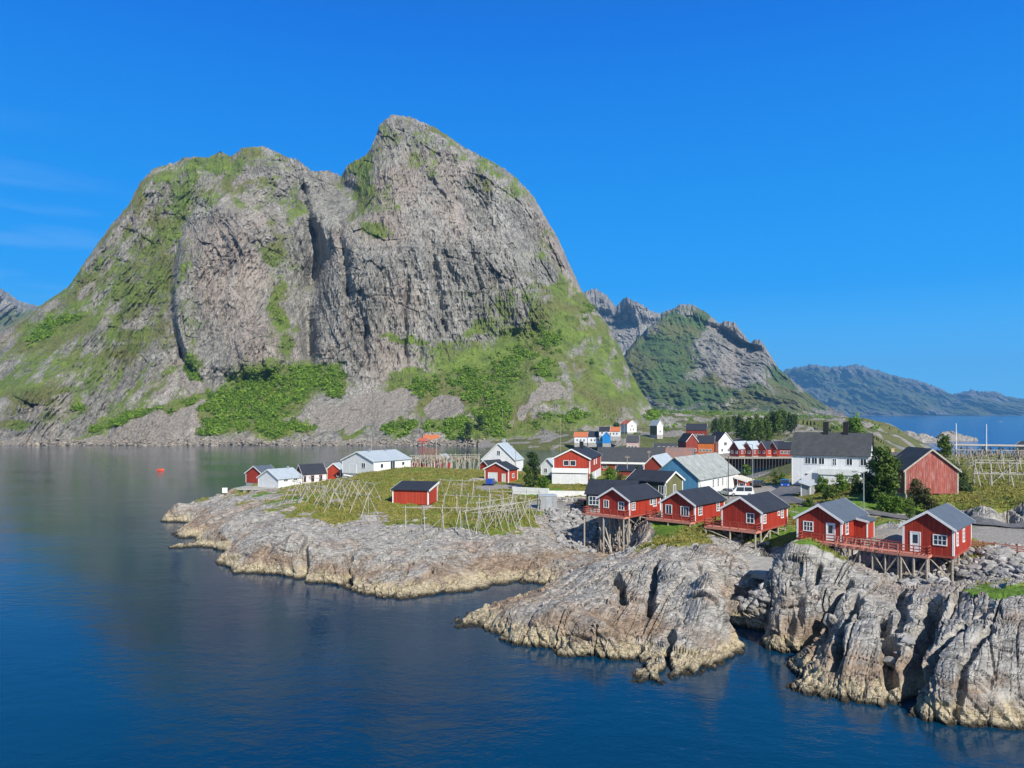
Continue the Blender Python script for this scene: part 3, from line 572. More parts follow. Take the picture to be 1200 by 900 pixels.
tag(mesh_np('meadow_grass', V, np.arange(len(V)).reshape(-1, 3), M['grassm'], attrs={'tint': np.tile(np.repeat(tn, 3), 3)}), kind='stuff')
# ------------------------------------------------------------------ mountains
def interp(pts, x): a = np.array(sorted(pts), float); return np.interp(x, a[:, 0], a[:, 1])
def massif(name, sil, base, ctrl, u0, u1, du, nr, disp, back=(6, 40., .9), jag=(1.2, 9.), seed=0, green=None, mat=None, zb=-4., gw=0):
    u = np.arange(u0, u1, du)
    rid = interp([(a, b) for a, b, c in sil], u); rd = interp([(a, c) for a, b, c in sil], u)
    rid = rid + jag[0] * (ridged(u / jag[1], u * 0, 4, seed + 3, .6) - .6)
    bd = interp(base, u); pb = HOR + (H - zb) / bd * F
    rid = np.minimum(rid, pb - 1.0)
    t = np.linspace(0, 1, nr)[:, None]
    PY = pb[None] + (rid - pb)[None] * t; U = np.broadcast_to(u[None], PY.shape)
    pts = [(a, b) for a, b, c in ctrl] + [(a, b) for a, b, c in sil] + [(a, HOR + (H - zb) / b * F) for a, b in base]
    vals = [c for a, b, c in ctrl] + [c for a, b, c in sil] + [b for a, b in base]
    D = RBF(pts, vals, 14.)(U, PY)[0]
    D = np.maximum(D, np.minimum(bd, rd)[None] * .9)
    X0 = (U - 600) / F * D; Z0 = H + (HOR - PY) / F * D
    dz = np.gradient(Z0, axis=0); dd = np.gradient(D, axis=0); steep = np.clip(dz / (np.abs(dd) + 1e-3), 0, 8)
    cliff = sstep(.5, 1.25, steep) * sstep(0, .06, t)
    D = D + disp(X0, Z0, D, U, PY, cliff, t)
    D = D + (t > .93) * ((t - .93) / .07) ** 2 * (rd[None] * .03)
    X = (U - 600) / F * D; Z = H + (HOR - PY) / F * D
    # the far side, hidden from the front, falls back to the ground
    nb, stp, sl = back
    for k in range(1, nb + 1):
        dk = D[nr - 1] + stp * k; zk = np.maximum(Z[nr - 1] - sl * stp * k + 6 * gnoise(u / 30, u * 0 + k, seed + 9), -6.)
        X = np.vstack([X, (X[nr - 1] + (u - 600) / F * stp * k)[None]]); Z = np.vstack([Z, zk[None]]); D = np.vstack([D, dk[None]])
    P = np.stack([X, D, Z], -1)
    e1 = np.gradient(P, axis=1); e2 = np.gradient(P, axis=0); nn = np.cross(e1, e2); nn /= np.linalg.norm(nn, axis=2, keepdims=True) + 1e-9
    nz = np.abs(nn[..., 2])
    UU = np.vstack([U, np.repeat(u[None], nb, 0)]); PP = np.vstack([PY, np.repeat(PY[-1:], nb, 0)])
    at = green(UU, PP, P, nz) if green else {}
    o = mesh_np(name, P.reshape(-1, 3), grid_faces(*D.shape), mat, smooth=False, attrs={k: v.ravel() for k, v in at.items()})
    tag(o, kind='structure')
    return P, at, UU, PP, nz
def blobs(U, PY, L, nx, ny):
    g = np.zeros(U.shape)
    for b in L:
        x, y, rx, ry = b[:4]; s = b[4] if len(b) > 4 else 1.
        a = math.radians(b[5]) if len(b) > 5 else 0
        dx, dy = U + nx - x, PY + ny - y; ex = dx * math.cos(a) + dy * math.sin(a); ey = -dx * math.sin(a) + dy * math.cos(a)
        g = np.maximum(g, s * (1 - sstep(.35, 1.15, np.hypot(ex / rx, ey / ry))))
    return g
def mountain_material(name, sc=1.0, rock=((.08,.077,.068),(.27,.259,.23),(.47,.449,.403)), pinkc=(.43, .34, .28), g1=(.062, .100, .014), g2=(.18, .26, .032), pink=.75):
    n = NT(name); p = n.coord('Object')
    a = n.noise(n.mapping(p, (.06 / sc, .06 / sc, .018 / sc)), 1, 8, .68, .4); b = n.noise(n.mapping(p, (.3 / sc, .3 / sc, .12 / sc), (0, .35, 0)), 1, 6, .65); fine = n.noise(n.mapping(p, (1, 1, .5)), .85 / sc, 6, .7)
    f = n.math('ADD', n.math('ADD', n.math('MULTIPLY', a, .36), n.math('MULTIPLY', b, .29)), n.math('MULTIPLY', fine, .35))
    c = n.ramp(f, [(.39, rock[0]), (.49, rock[1]), (.60, rock[2])])
    big = n.noise(n.mapping(p, (.012 / sc, .012 / sc, .008 / sc)), 1, 4, .6)
    c = n.mix(n.math('MULTIPLY', n.math('ADD', n.fr(big, .5, .68), n.attr('pink'), True), pink), c, n.mix(.6, c, pinkc))
    crk = n.fr(n.voro(n.mapping(p, (.11 / sc, .11 / sc, .05 / sc), (.2, .4, 0)), 1.0, 'DISTANCE_TO_EDGE'), .05, 0.0)
    ck2 = n.fr(n.voro(n.mapping(p, (.20 / sc, .20 / sc, .035 / sc), (.05, .12, 0)), 1.0, 'DISTANCE_TO_EDGE'), .055, 0.0)
    c = n.mix(n.math('MULTIPLY', n.math('MULTIPLY', ck2, n.fr(n.noise(p, .03 / sc, 3), .40, .55)), .72), c, (.05, .047, .045))
    c = n.mix(n.math('MULTIPLY', n.math('MULTIPLY', crk, n.fr(n.noise(p, .05 / sc, 3), .4, .6)), .6), c, (.06, .055, .05))
    st = n.fr(n.noise(n.mapping(p, (.14 / sc, .14 / sc, .007 / sc)), 1, 5, .6), .56, .70)
    c = n.mix(n.math('MULTIPLY', st, .6), c, (.075, .07, .068))
    c = n.mix(n.math('MULTIPLY', n.fr(n.noise(n.mapping(p, (.018 / sc, .018 / sc, .009 / sc)), 1, 5, .6),   .46, .62), .30), c, n.mix(.6, c, (.07, .068, .066)))
    scr = n.ramp(n.noise(p, .9 / sc, 5, .75), [(.35, (.15, .135, .115)), (.65, (.37, .335, .29))])
    c = n.mix(n.attr('scree'), c, scr)
    g = n.mix(n.fr(n.math('ADD', n.math('MULTIPLY', n.noise(p, .09 / sc, 5, .65), .7), n.math('MULTIPLY', fine, .3)), .36, .64), g1, g2)
    oliv = n.fr(n.noise(p, .022 / sc, 4), .46, .62)
    g = n.mix(n.math('MULTIPLY', oliv, .85), g, n.mix(n.fr(fine, .35, .65), (.075, .085, .022), (.20, .19, .055)))
    gm = n.fr(n.math('ADD', n.attr('green'), n.math('MULTIPLY', n.math('SUBTRACT', n.math('ADD', n.math('MULTIPLY', fine, .5), n.math('MULTIPLY', b, .5)), .5), 1.1)), .31, .55)
    c = n.mix(n.math('MULTIPLY', gm, .92), c, g)
    n.col(c); n.rough(.92); n.bump(n.math('ADD', n.math('MULTIPLY', fine, .5), n.math('MULTIPLY', b, 1.4)), .9, 2.4 * sc); return n.m

def disp1(X, Z, D, U, PY, cliff, t):
    Xw = X + 9 * gnoise(X / 60, Z / 60, 301); Zw = Z + 9 * gnoise(X / 60, Z / 60, 302)
    s = Xw + .35 * Zw; q = Xw - .25 * Zw
    calm = .35 + .65 * sstep(-.35, .35, fbm(X / 55, Z / 75, 2, 305))
    n = 15 * fbm(Xw / 85, Zw / 190, 3, 310) - 4.6 * ridged(s / 30, Zw / 170, 3, 320, .5) - calm * 2.6 * ridged(q / 11, Zw / 60, 4, 330, .6)
    f1, f2, cid, dx, dy = worley(s / 17, Zw / 30, 340); n = n + calm * ((cid - .5) * 4.5 + (dx * (cid * 7 % 1 - .5) * 6 + dy * (cid * 13 % 1 - .5) * 6) + 1.3 * (1 - sstep(0, .10, f2 - f1)))
    f1, f2, cid, dx, dy = worley(q / 6, Zw / 10, 342); n = n + calm * ((cid - .5) * 2.0 + dy * (cid * 13 % 1 - .5) * 2.6 + .5 * (1 - sstep(0, .15, f2 - f1)))
    n = n - 2.3 * ridged(X / 4.6, Z / 13, 3, 350, .6) - 1.6 * calm * ridged(s / 7, Zw / 26, 3, 355, .6)
    # the great cleft, and the curved edge that cuts the left buttress off
    cx = interp([(200, 366), (240, 361), (270, 364), (300, 369), (340, 362), (380, 361), (420, 364), (460, 364)], PY) if False else np.interp(PY, [200, 235, 270, 300, 340, 380, 420, 460], [356, 357, 366, 372, 364, 361, 362, 366])
    w = np.interp(PY, [215, 260, 300, 350, 420, 445], [4, 9, 14, 12, 9, 5]); e = (U - cx) / w
    n = n + cliff * 46 * np.where(e < 0, np.exp(-(e / .9) ** 2), np.exp(-(e / .8) ** 2)) * sstep(205, 245, PY) * (1 - sstep(425, 450, PY))
    for (pts, ww, dep) in (([(225, 392), (265, 398), (300, 402), (345, 408)], 5, 17), ([(150, 352), (260, 350), (300, 352)], 3, 9), ([(330, 478), (380, 474), (440, 476)], 3, 9), ([(350, 565), (300, 552), (250, 545)], 3, 6), ([(270, 505), (340, 512), (390, 520)], 4, 7), ([(380, 427), (440, 431)], 3, 8)):
        yy = [a for a, b in pts]; xx = [b for a, b in pts]; o = np.argsort(yy); cxx = np.interp(PY, np.array(yy)[o], np.array(xx)[o]) + 3 * gnoise(PY / 18, U * 0, 371)
        n = n + cliff * dep * np.exp(-((U - cxx) / ww) ** 2) * sstep(min(yy) - 12, min(yy) + 8, PY) * (1 - sstep(max(yy) - 8, max(yy) + 12, PY))
    edge = np.interp(PY, [270, 300, 340, 380, 420, 450], [214, 206, 201, 204, 216, 238]); bb = (U - edge)
    n = n - cliff * 16 * sstep(-2, 6, bb) * (1 - sstep(60, 135, bb)) * sstep(240, 300, PY) * (1 - sstep(425, 455, PY))
    n = n + cliff * 10 * np.exp(-((U - (edge - 3)) / 4.) ** 2) * sstep(275, 300, PY) * (1 - sstep(430, 452, PY))
    soft = 4.5 * fbm(X / 40, D / 40, 4, 360) + 1.6 * ridged(X / 9, Z / 6, 3, 365)
    return (n * cliff + soft * (1 - cliff)) * sstep(0, .04, t)
SIL1 = [(-300,520,560),(-200,470,600),(-80,430,625),(0,390,640),(30,372,648),(47,357,655),(80,335,668),(100,305,680),(130,262,698),(150,240,706),(165,212,714),(180,196,718),(205,190,724),(215,183,726),(245,183,732),(258,176,735),(270,182,737),(285,172,740),(310,170,742),(330,180,748),(352,188,756),(365,200,764),(385,198,766),(400,206,768),(407,192,758),(430,180,748),(438,165,746),(445,145,744),(460,133,744),(480,136,744),(510,148,748),(545,172,750),(575,187,752),(600,203,755),(625,228,758),(640,255,758),(655,280,755),(668,310,745),(680,335,730),(690,352,718),(705,370,700),(720,392,684),(735,425,660),(750,455,635),(765,478,612),(780,488,598),(800,497,590)]
BASE1 = [(-300,515),(0,505),(300,503),(400,503),(520,500),(600,497),(660,500),(700,510),(740,525),(770,540),(800,560)]
CTRL1 = [(0,500,527),(60,503,522),(120,500,530),(180,480,542),(240,462,562),(300,440,588),(360,425,606),(400,440,592),(450,442,592),(500,420,612),(550,400,637),(600,385,655),(650,350,680),(690,365,692),(560,470,555),(620,450,570),(640,500,522),(700,440,600),(700,480,555),(740,470,585),(760,500,558),(720,500,545),
 (60,430,570),(120,380,610),(180,330,648),(100,470,545),(30,450,555),(-80,480,560),(150,440,572),(270,350,618),(270,250,662),(230,400,600),(300,400,606),(330,300,665),(345,330,668),(365,330,676),(400,330,640),(450,300,645),(520,300,657),(580,300,675),(620,300,695),(450,200,705),(520,220,702),(600,260,720),(210,250,700),(330,230,715),(395,260,690)]
GR1 = [(205,250,14,66,1,22),(188,322,20,36,1),(165,350,40,12,.95),(140,345,25,16,.8),(150,392,44,12,.85),(60,388,60,20,.95,-28),(25,460,44,14,.95),(60,462,30,8,.8),(15,500,26,12,1),(100,430,40,8,.6),(320,300,13,17,1.1),(326,362,13,44,1.15),(335,405,10,24,.8),(258,192,20,12,.95),(228,200,12,30,.8),(280,205,20,14,.5),(425,215,16,46,1),(440,268,20,14,.95),(415,190,8,24,.8),(520,150,34,7,1,25),(580,200,22,7,.6,35),(470,398,26,5,1.1),(490,402,25,5,.8),
 (560,425,80,32,1),(620,405,55,28,1),(655,370,36,24,1,30),(685,355,22,18,1.05),(490,450,55,18,1),(690,430,30,40,.55),(700,470,60,26,.62),(745,470,20,22,.55),(610,470,34,30,.85),(600,500,60,14,.7),(680,500,60,12,.75),(560,385,40,9,.75,-25),(720,420,14,30,.5),(640,340,20,10,.6),(230,430,8,28,.9,-25),(310,462,84,50,1.05,-18),(375,440,40,20,1),(410,498,30,18,.7),(520,470,50,30,1),(330,505,50,12,.9),(130,495,60,9,.8,-18),(215,470,50,10,.8,-22),(470,505,24,12,.9),(545,505,34,14,1),(100,512,30,8,.7),(90,470,8,22,.5),(175,300,12,50,.6,30),(300,240,60,10,.35),(345,240,14,30,.5),(640,300,14,40,.4),(550,345,40,8,.4),(455,160,14,30,.5)]
BU1 = [(300,472,88,44,1,-20),(375,445,46,20,1,10),(330,505,60,12,.8),(520,505,40,14,.8),(560,450,60,28,.75),(500,455,50,14,.7),(610,430,50,30,.7),(640,395,30,20,.55),(575,485,30,28,.9,-30),(540,500,30,14,1),(620,500,50,10,.35),(140,497,62,7,.9,-18),(215,472,46,8,.9,-24),(60,384,42,10,.9,-28),(95,478,10,10,.8),(470,505,30,12,.9),(665,490,40,12,.6),(700,430,30,20,.25),(400,495,34,16,.4),(690,365,20,14,.5),(765,490,8,8,.9),(230,432,6,26,.7,-25),(325,360,10,36,.35)]
SC1 = [(180,503,64,18,1.2,-14),(225,482,30,8,1,-25),(440,478,66,26,1,-10),(520,480,26,24,.9,-25),(395,490,40,22,.8),(500,505,30,10,.4),(620,495,14,8,.3),(25,516,30,6,1),(100,518,60,5,1),(640,460,30,12,.9,-30),(620,478,24,8,.9,-35),(700,505,60,8,.4)]
def green1(U, PY, P, nz):
    X, Y, Z = P[..., 0], P[..., 1], P[..., 2]
    nx = 16 * fbm(X / 30, Z / 30, 4, 401, .6); ny = 16 * fbm(X / 30 + 40, Z / 30, 4, 405, .6)
    g = blobs(U, PY, GR1, nx * .6, ny * .6); b = blobs(U, PY, BU1, nx * .5, ny * .5); s = blobs(U, PY, SC1, nx * .5, ny * .5)
    fb = fbm(X / 18, Z / 18, 4, 409, .6)
    wide = blobs(U, PY, [(110,370,140,160,.8),(240,200,120,60,.75),(715,440,80,100,.95),(640,390,100,90,.85),(180,260,60,110,.85),(500,175,60,40,.5),(430,210,40,80,.5),(330,340,30,120,.6),(590,210,60,40,.5),(560,470,120,50,.7),(60,440,120,80,.55)], nx, ny)
    g = np.maximum(g, wide * (.62 + .75 * fbm(X / 13, Z / 26, 4, 415, .65)))
    g = np.clip(g * (.68 + .22 * fb) + .55 * sstep(.30, .62, nz) * (.5 + .5 * sstep(-.2, .3, fb)) * .55, 0, 1)
    shore = sstep(HOR + 30, HOR + 36, PY)
    s = np.maximum(sstep(.35, .6, s + .2 * fb) * (1 - sstep(.5, .7, b)), shore)
    g = np.maximum(g, sstep(.4, .7, b) * .9) * (1 - .85 * s)
    pk = blobs(U, PY, [(270,330,50,80,.9),(300,400,40,40,.8),(250,300,40,40,.8),(470,350,30,40,.7),(530,230,20,70,.7)], nx, ny)
    return {'green': g, 'scree': s, 'pink': pk, 'bush': np.where(PY < HOR + 36, b, 0) * (1 - .6 * s)}
MM1 = mountain_material('mountain_rock')
P1, A1, U1, PY1, NZ1 = massif('great_mountain', SIL1, BASE1, CTRL1, -300, 801, .85, 460, disp1, back=(8, 50., .85), jag=(1.6, 7.), seed=1, green=green1, mat=MM1)

def bushes(name, P, mask, n, smin, smax, seed, mat, sq=.8, thr=.3):
    """birch scrub over a slope: one mass of many leafy clumps"""
    r = np.random.default_rng(seed); ok = np.nonzero((mask > thr).ravel())[0]; q = P.reshape(-1, 3)
    w = (mask.ravel()[ok] - thr) ** 1.2 + .02; ch = r.choice(ok, n, p=w / w.sum()); V, Fc, T = [], [], []; off = 0
    for i in ch:
        p = q[i] + r.normal(0, .8, 3) * (1, 1, .2); s = smin + (smax - smin) * r.random() ** 2.2
        k = 34; q_ = r.normal(size=(k, 3)); q_ /= np.linalg.norm(q_, axis=1, keepdims=True); q_[:, 2] = np.abs(q_[:, 2]) * 1.25 - .15
        cen = q_ * (r.random((k, 1)) ** .35) * s * np.array([1, 1, sq * r.uniform(.8, 1.4)])
        u = r.normal(size=(k, 3)); u /= np.linalg.norm(u, axis=1, keepdims=True); w_ = np.cross(u, q_ + r.normal(0, .4, (k, 3))); w_ /= np.linalg.norm(w_, axis=1, keepdims=True) + 1e-6
        ls = s * r.uniform(.16, .34, (k, 1)); v = np.stack([cen - u * ls, cen + w_ * ls * .8, cen + u * ls, cen - w_ * ls * .8], 1).reshape(-1, 3)
        V.append(v + p + (0, 0, s * .15)); Fc.append(np.arange(4 * k).reshape(-1, 4) + off); off += 4 * k; T.append(np.repeat(np.clip(r.normal(.5, .26) + .2 * r.normal(size=k), 0, 1), 4))
    return tag(mesh_np(name, np.concatenate(V), np.concatenate(Fc), mat, attrs={'tint': np.concatenate(T)}), kind='stuff')
bm_ = A1['bush'] * (.62 + .55 * fbm(P1[..., 0] / 22, P1[..., 1] / 22, 3, 433) + .5 * fbm(P1[..., 0] / 7, P1[..., 2] / 6, 3, 437))
bushes('hillside_shrubbery', P1, bm_, 8500, .8, 2.8, 21, M['bush'], .9, .22)
# boulders along the fjord shore at its foot
r = np.random.default_rng(77); n = 1500; uu = r.uniform(-30, 700, n); dd = np.interp(uu, *np.array(BASE1).T) + r.normal(3, 3.0, n)
sz = .5 + 1.6 * r.random(n) ** 3
zz = np.clip((dd - np.interp(uu, *np.array(BASE1).T)) * .45, -.3, 4)
pos = [((a - 600) / F * b, b, c + .1) for a, b, c in zip(uu, dd, zz)]
scatter_rocks('shore_rubble', pos, sz, BM2, RS1, I1[1], 78)

def disp_gen(k, seed, amp=1.0):
    def fn(X, Z, D, U, PY, cliff, t):
        X = X / k; Z = Z / k; Dk = D / k; Xw = X + 9 * gnoise(X / 60, Z / 60, seed); s = Xw + .12 * Z
        n = 20 * fbm(Xw / 90, Z / 150, 3, seed + 1) - 11 * ridged(s / 42, Z / 190, 4, seed + 5, .6) - 5 * ridged(Xw / 13, Z / 40, 4, seed + 9, .6)
        f1, f2, cid, dx, dy = worley(s / 16, Z / 34, seed + 15); n = n + (cid - .5) * 8 + dy * (cid * 13 % 1 - .5) * 8
        g = 14 * fbm(X / 60, Dk / 60, 4, seed + 20, .55) + 4 * ridged(X / 14, Z / 10, 4, seed + 25, .6)
        return (n * cliff + g * (1 - cliff)) * k * amp * sstep(0, .05, t)
    return fn
# second mountain: grey ridge behind, green spur and cliffs in front
MM2 = mountain_material('second_mountain_rock', 2.4, g1=(.035, .075, .018), g2=(.085, .15, .03), pink=.45)
def green_of(L, SC, seed, k):
    def fn(U, PY, P, nz):
        X, Y, Z = P[..., 0] / k, P[..., 1] / k, P[..., 2] / k
        nx = 14 * fbm(X / 40, Z / 40, 4, seed, .6); ny = 14 * fbm(X / 40 + 9, Z / 40, 4, seed + 4, .6); fb = fbm(X / 22, Z / 22, 4, seed + 8, .6)
        g = blobs(U, PY, L, nx * .5, ny * .5) * (.82 + .25 * fb) + .3 * sstep(.35, .7, nz)
        return {'green': np.clip(g, 0, 1), 'scree': sstep(.4, .6, blobs(U, PY, SC, nx * .3, ny * .3)), 'pink': blobs(U, PY, [(855,430,14,26,.9),(875,420,12,20,.6)], nx * .3, ny * .3), 'bush': g}
    return fn
massif('grey_mountain_ridge', [(620,400,3100),(660,360,3100),(685,341,3100),(697,336,3100),(712,345,3080),(722,357,3060),(732,347,3000),(745,352,3000),(760,361,3000),(772,366,2990),(788,360,2980),(800,362,2980),(830,380,2980),(860,420,2980)],
 [(620,2650),(700,2650),(780,2650),(860,2650)], [(690,400,2850),(740,400,2850),(790,400,2850),(700,440,2740),(760,440,2740)], 625, 855, .8, 150, disp_gen(3.4, 600, 1.3), back=(4, 250., .8), jag=(2.2, 6.), seed=41, green=green_of([(700,470,80,40,.7),(780,430,60,30,.5)], [], 610, 3.5), mat=MM2, zb=6.)
SIL2 = [(660,480,1750),(690,462,1780),(715,440,1800),(738,405,1850),(760,382,1900),(780,366,1950),(797,355,2000),(815,357,2000),(832,368,1980),(843,378,1970),(851,375,1960),(862,378,1950),(871,390,1930),(880,401,1900),(884,396,1890),(892,399,1870),(901,412,1850),(912,430,1820),(930,446,1780),(950,462,1720),(968,474,1660),(980,480.5,1600),(990,483,1560)]
_m2 = lambda d: 1600 + (d - 1380) * .63
SIL2 = [(a, b, _m2(k)) for a, b, k in SIL2]
P2, A2, U2, PY2, NZ2 = massif('second_mountain', SIL2, [(660,1590),(760,1590),(850,1560),(950,1510),(990,1520)],
 [(a, b, _m2(k)) for a, b, k in [(740,470,1480),(760,430,1640),(790,400,1780),(820,430,1640),(800,465,1430),(850,460,1450),(850,420,1660),(870,440,1560),(900,460,1440),(900,430,1660),(940,468,1440),(835,400,1800),(700,470,1520)]], 662, 990, .6, 220, disp_gen(2.0, 640, 1.0), back=(5, 150., .9), jag=(1.6, 6.), seed=47,
 green=green_of([(770,420,50,40,1),(800,385,30,24,.9),(820,375,14,12,.8),(780,455,50,20,1.05),(830,465,60,10,1.2),(900,470,40,10,1),(915,445,14,26,.9,-40),(945,470,30,10,1.1),(835,448,14,14,.9),(740,440,30,30,.9),(890,462,20,14,.9),(730,480,60,6,1),(880,480,100,6,1)], [(852,453,12,5,1),(975,478,10,5,1)], 650, 2.2), mat=MM2, zb=14.)
MMF = mountain_material('distant_mountain_rock', 9., rock=((.07,.07,.068),(.15,.145,.135),(.26,.25,.23)), g1=(.035, .06, .022), g2=(.07, .10, .035), pink=.2)
massif('distant_mountain_range', [(860,450,7450),(900,442,7450),(920,433,7450),(940,428,7450),(957,426,7450),(975,430,7450),(1000,426,7400),(1010,428,7400),(1025,432,7425),(1040,437,7450),(1055,441,7450),(1070,443,7450),(1085,448,7425),(1100,453,7400),(1115,461,7400),(1125,459,7450),(1140,456,7450),(1148,458,7475),(1165,457,7500),(1180,463,7550),(1200,466,7600),(1260,475,7700),(1330,479,7700)],
 [(860,6600),(950,6500),(1050,6400),(1200,6600),(1330,7000)], [(950,465,6900),(1020,465,6900),(1080,470,6900),(1140,472,7000)], 865, 1325, .8, 90, disp_gen(9., 700, 1.5), back=(4, 500., .6), jag=(1.6, 9.), seed=53, green=green_of([(1010,460,60,25,.8),(1060,470,60,16,.9),(950,440,40,14,.6),(1160,478,60,8,.8)], [], 710, 10.), mat=MMF, zb=-2.)
massif('distant_western_mountain', [(-260,300,2700),(-120,312,2600),(-40,322,2500),(-5,334,2450),(8,342,2450),(22,352,2450),(36,356,2450),(60,362,2450),(120,400,2450)], [(-260,2000),(120,2000)], [(-60,420,2250),(40,420,2250)], -255, 118, 1., 110, disp_gen(3., 760), back=(4, 200., .7), jag=(1.2, 7.), seed=59, green=green_of([(20,380,40,20,.5)], [], 770, 3.), mat=MM2, zb=-2.)

# ------------------------------------------------------------------ the village shore across the harbour
_p, _v = [], []
def vp(px, d, z): _p.append(W(px, d)); _v.append(z)
for a, b, z in ((570,523,.5),(640,523.5,.5),(700,526,.5),(760,531,.5),(820,539,.5),(860,545,.3),(900,546,.3),(935,547,.3),(600,520.5,3.0),(650,520,3.4),(700,519,3.6),(745,507,9),(770,510,8),(720,505,10),(735,525,3.2),(760,524,4),(800,528,3.8),(800,515,6),(815,505,9),(850,530,3.6),(870,527,4.2),(905,527,4.2),(880,512,9),(870,497,14.5),(900,493,17),(930,494,16),(960,496,15.5),(1000,493,17),(1020,492,17.5),(1040,499,13.5),(1055,511,8),(1066,524,2),(940,520,8),(960,530,6.5),(1000,520,9),(850,508,9),(840,500,13),(690,511,7),(660,512,6),(730,512,7.5),(1045,520,6),(1010,505,14)): vp(a, F * (H - z) / (b - HOR), z)
for a, d, z in ((780,900,20),(850,900,19),(930,900,18),(980,800,13),(1045,620,-4),(1040,800,-5),(1035,1000,-5),(1030,1300,-6),(1060,1500,-10),(1090,1300,-10),(720,700,18),(760,700,19),(820,700,18.5),(900,700,17),(960,680,15.5),(760,1400,26),(850,1400,26),(920,1400,26),(980,1400,16),(1020,1300,-4),(1050,900,-6),(1090,1000,-6),(1075,650,-5),(1110,800,-6),(1060,800,-6),(1085,520,-5),(1090,450,-5),(1090,400,-5),(560,440,-4),(640,430,-4),(700,425,-4),(760,400,-4),(820,345,-4),(860,300,-4),(900,298,-4),(935,296,-4),(660,600,14),(600,540,8),(950,270,5.5),(980,290,6.5),(1040,340,6),(940,215,2.5),(1000,215,3),(1060,215,3),(1090,300,-3),(900,215,-4),(820,215,-5),(700,300,-5),(600,300,-5),(1070,370,3)): vp(a, d, z)
VB = RBF(_p, _v, 6.)
def village(x, y):
    z = VB(x, y)[0]
    g = sstep(.40, .58, .55 + .45 * fbm(x / 26, y / 26, 4, 801, .6) + .1 * sstep(900, 1200, y))
    wx = x + 4 * gnoise(x / 16, y / 16, 811)
    f1, f2, cid, dx, dy = worley(wx / 17, y / 12, 803)
    lump = (cid - .5) * 2.0 + dx * (cid * 7 % 1 - .5) * 3 + 1.6 * fbm(x / 30, y / 30, 4, 805) - .6 * (1 - sstep(0, .2, f2 - f1))
    f1, f2, cid, dx, dy = worley(wx / 5, y / 4, 807); lump = lump + (1 - g) * ((cid - .5) * .9)
    kn = sstep(6, 13, z)
    return z + lump * (.15 + .85 * kn) * sstep(-1, 3, z), g
VM = None
vx = np.arange(560, 1100, 1.0); vd = [205.]
while vd[-1] < 1560: vd.append(vd[-1] * 1.0042)
vd = np.array(vd); VX, VD = np.meshgrid(vx, vd); VXX = (VX - 600) / F * VD; VZ, VG = village(VXX, VD)
fc = grid_faces(len(vd), len(vx)); keep = (VZ.ravel()[fc] > -1.5).any(1); fc = fc[keep]; used = np.unique(fc); remap = np.zeros(VZ.size, np.int32); remap[used] = np.arange(len(used))
MMV = mountain_material('village_rock_and_turf', .5, rock=((.15,.14,.125),(.30,.28,.25),(.44,.41,.37)), g1=(.055, .075, .014), g2=(.14, .16, .032), pink=.3)
tag(mesh_np('village_ground', np.stack([VXX.ravel(), VD.ravel(), VZ.ravel()], 1)[used], remap[fc], MMV, attrs={'green': (VG * .9).ravel()[used], 'scree': np.zeros(len(used)), 'pink': np.zeros(len(used))}), kind='structure')
def vz(x, y): return float(village(np.array([x]), np.array([y]))[0][0])
VP = np.stack([VXX, VD, VZ], -1)
fm = sstep(620, 800, VD) * .9 * sstep(8, 12, VZ) * (1 - sstep(975, 1000, VX)) + .5 * sstep(6, 11, VZ) * (fbm(VXX / 30, VD / 30, 3, 822) > .25)
bushes('distant_wood', VP, fm * (VD < 1400), 3400, 1.0, 3.2, 23, M['bush'], 1.0, .3)
# skerries in the open sea
def islet(name, x0, x1, y, top, dwid, seed, lab):
    d = F * H / (y - HOR); u = np.linspace(x0 - 6, x1 + 6, 150); v = np.linspace(-dwid, dwid, 60); Ux, Vv = np.meshgrid(u, v); Dm = d + dwid * .8 + Vv; X = (Ux - 600) / F * Dm
    t = np.clip((Ux - x0) / (x1 - x0), 0, 1); prof = np.interp(t, np.linspace(0, 1, len(top)), top)
    hgt = prof * (1 - (Vv / dwid) ** 2) ** .5 if False else prof * np.clip(1 - np.abs(Vv / dwid) ** 3, 0, 1)
    Z = hgt * (1 + .25 * fbm(X / 9, Dm / 9, 3, seed)) + 1.1 * ridged(X / 7, Dm / 5, 3, seed + 3) * sstep(.2, 2, hgt) - 1.4
    edge = sstep(x0 - 4, x0 + 2, Ux) * (1 - sstep(x1 - 2, x1 + 4, Ux)); Z = Z * edge - 3 * (1 - edge)
    tag(mesh_np(name, np.stack([X.ravel(), Dm.ravel(), Z.ravel()], 1), grid_faces(60, 150), MMV, attrs={'green': np.zeros(X.size), 'scree': np.zeros(X.size), 'pink': np.zeros(X.size)}), kind='structure')
islet('skerry_ground', 1046, 1098, 519, [3, 7, 8, 6.5, 6, 4.5, 3], 14, 901, '')
islet('skerry_ground', 1096, 1146, 517, [2, 7.5, 8, 7, 4, 2.8, 2], 12, 905, '')
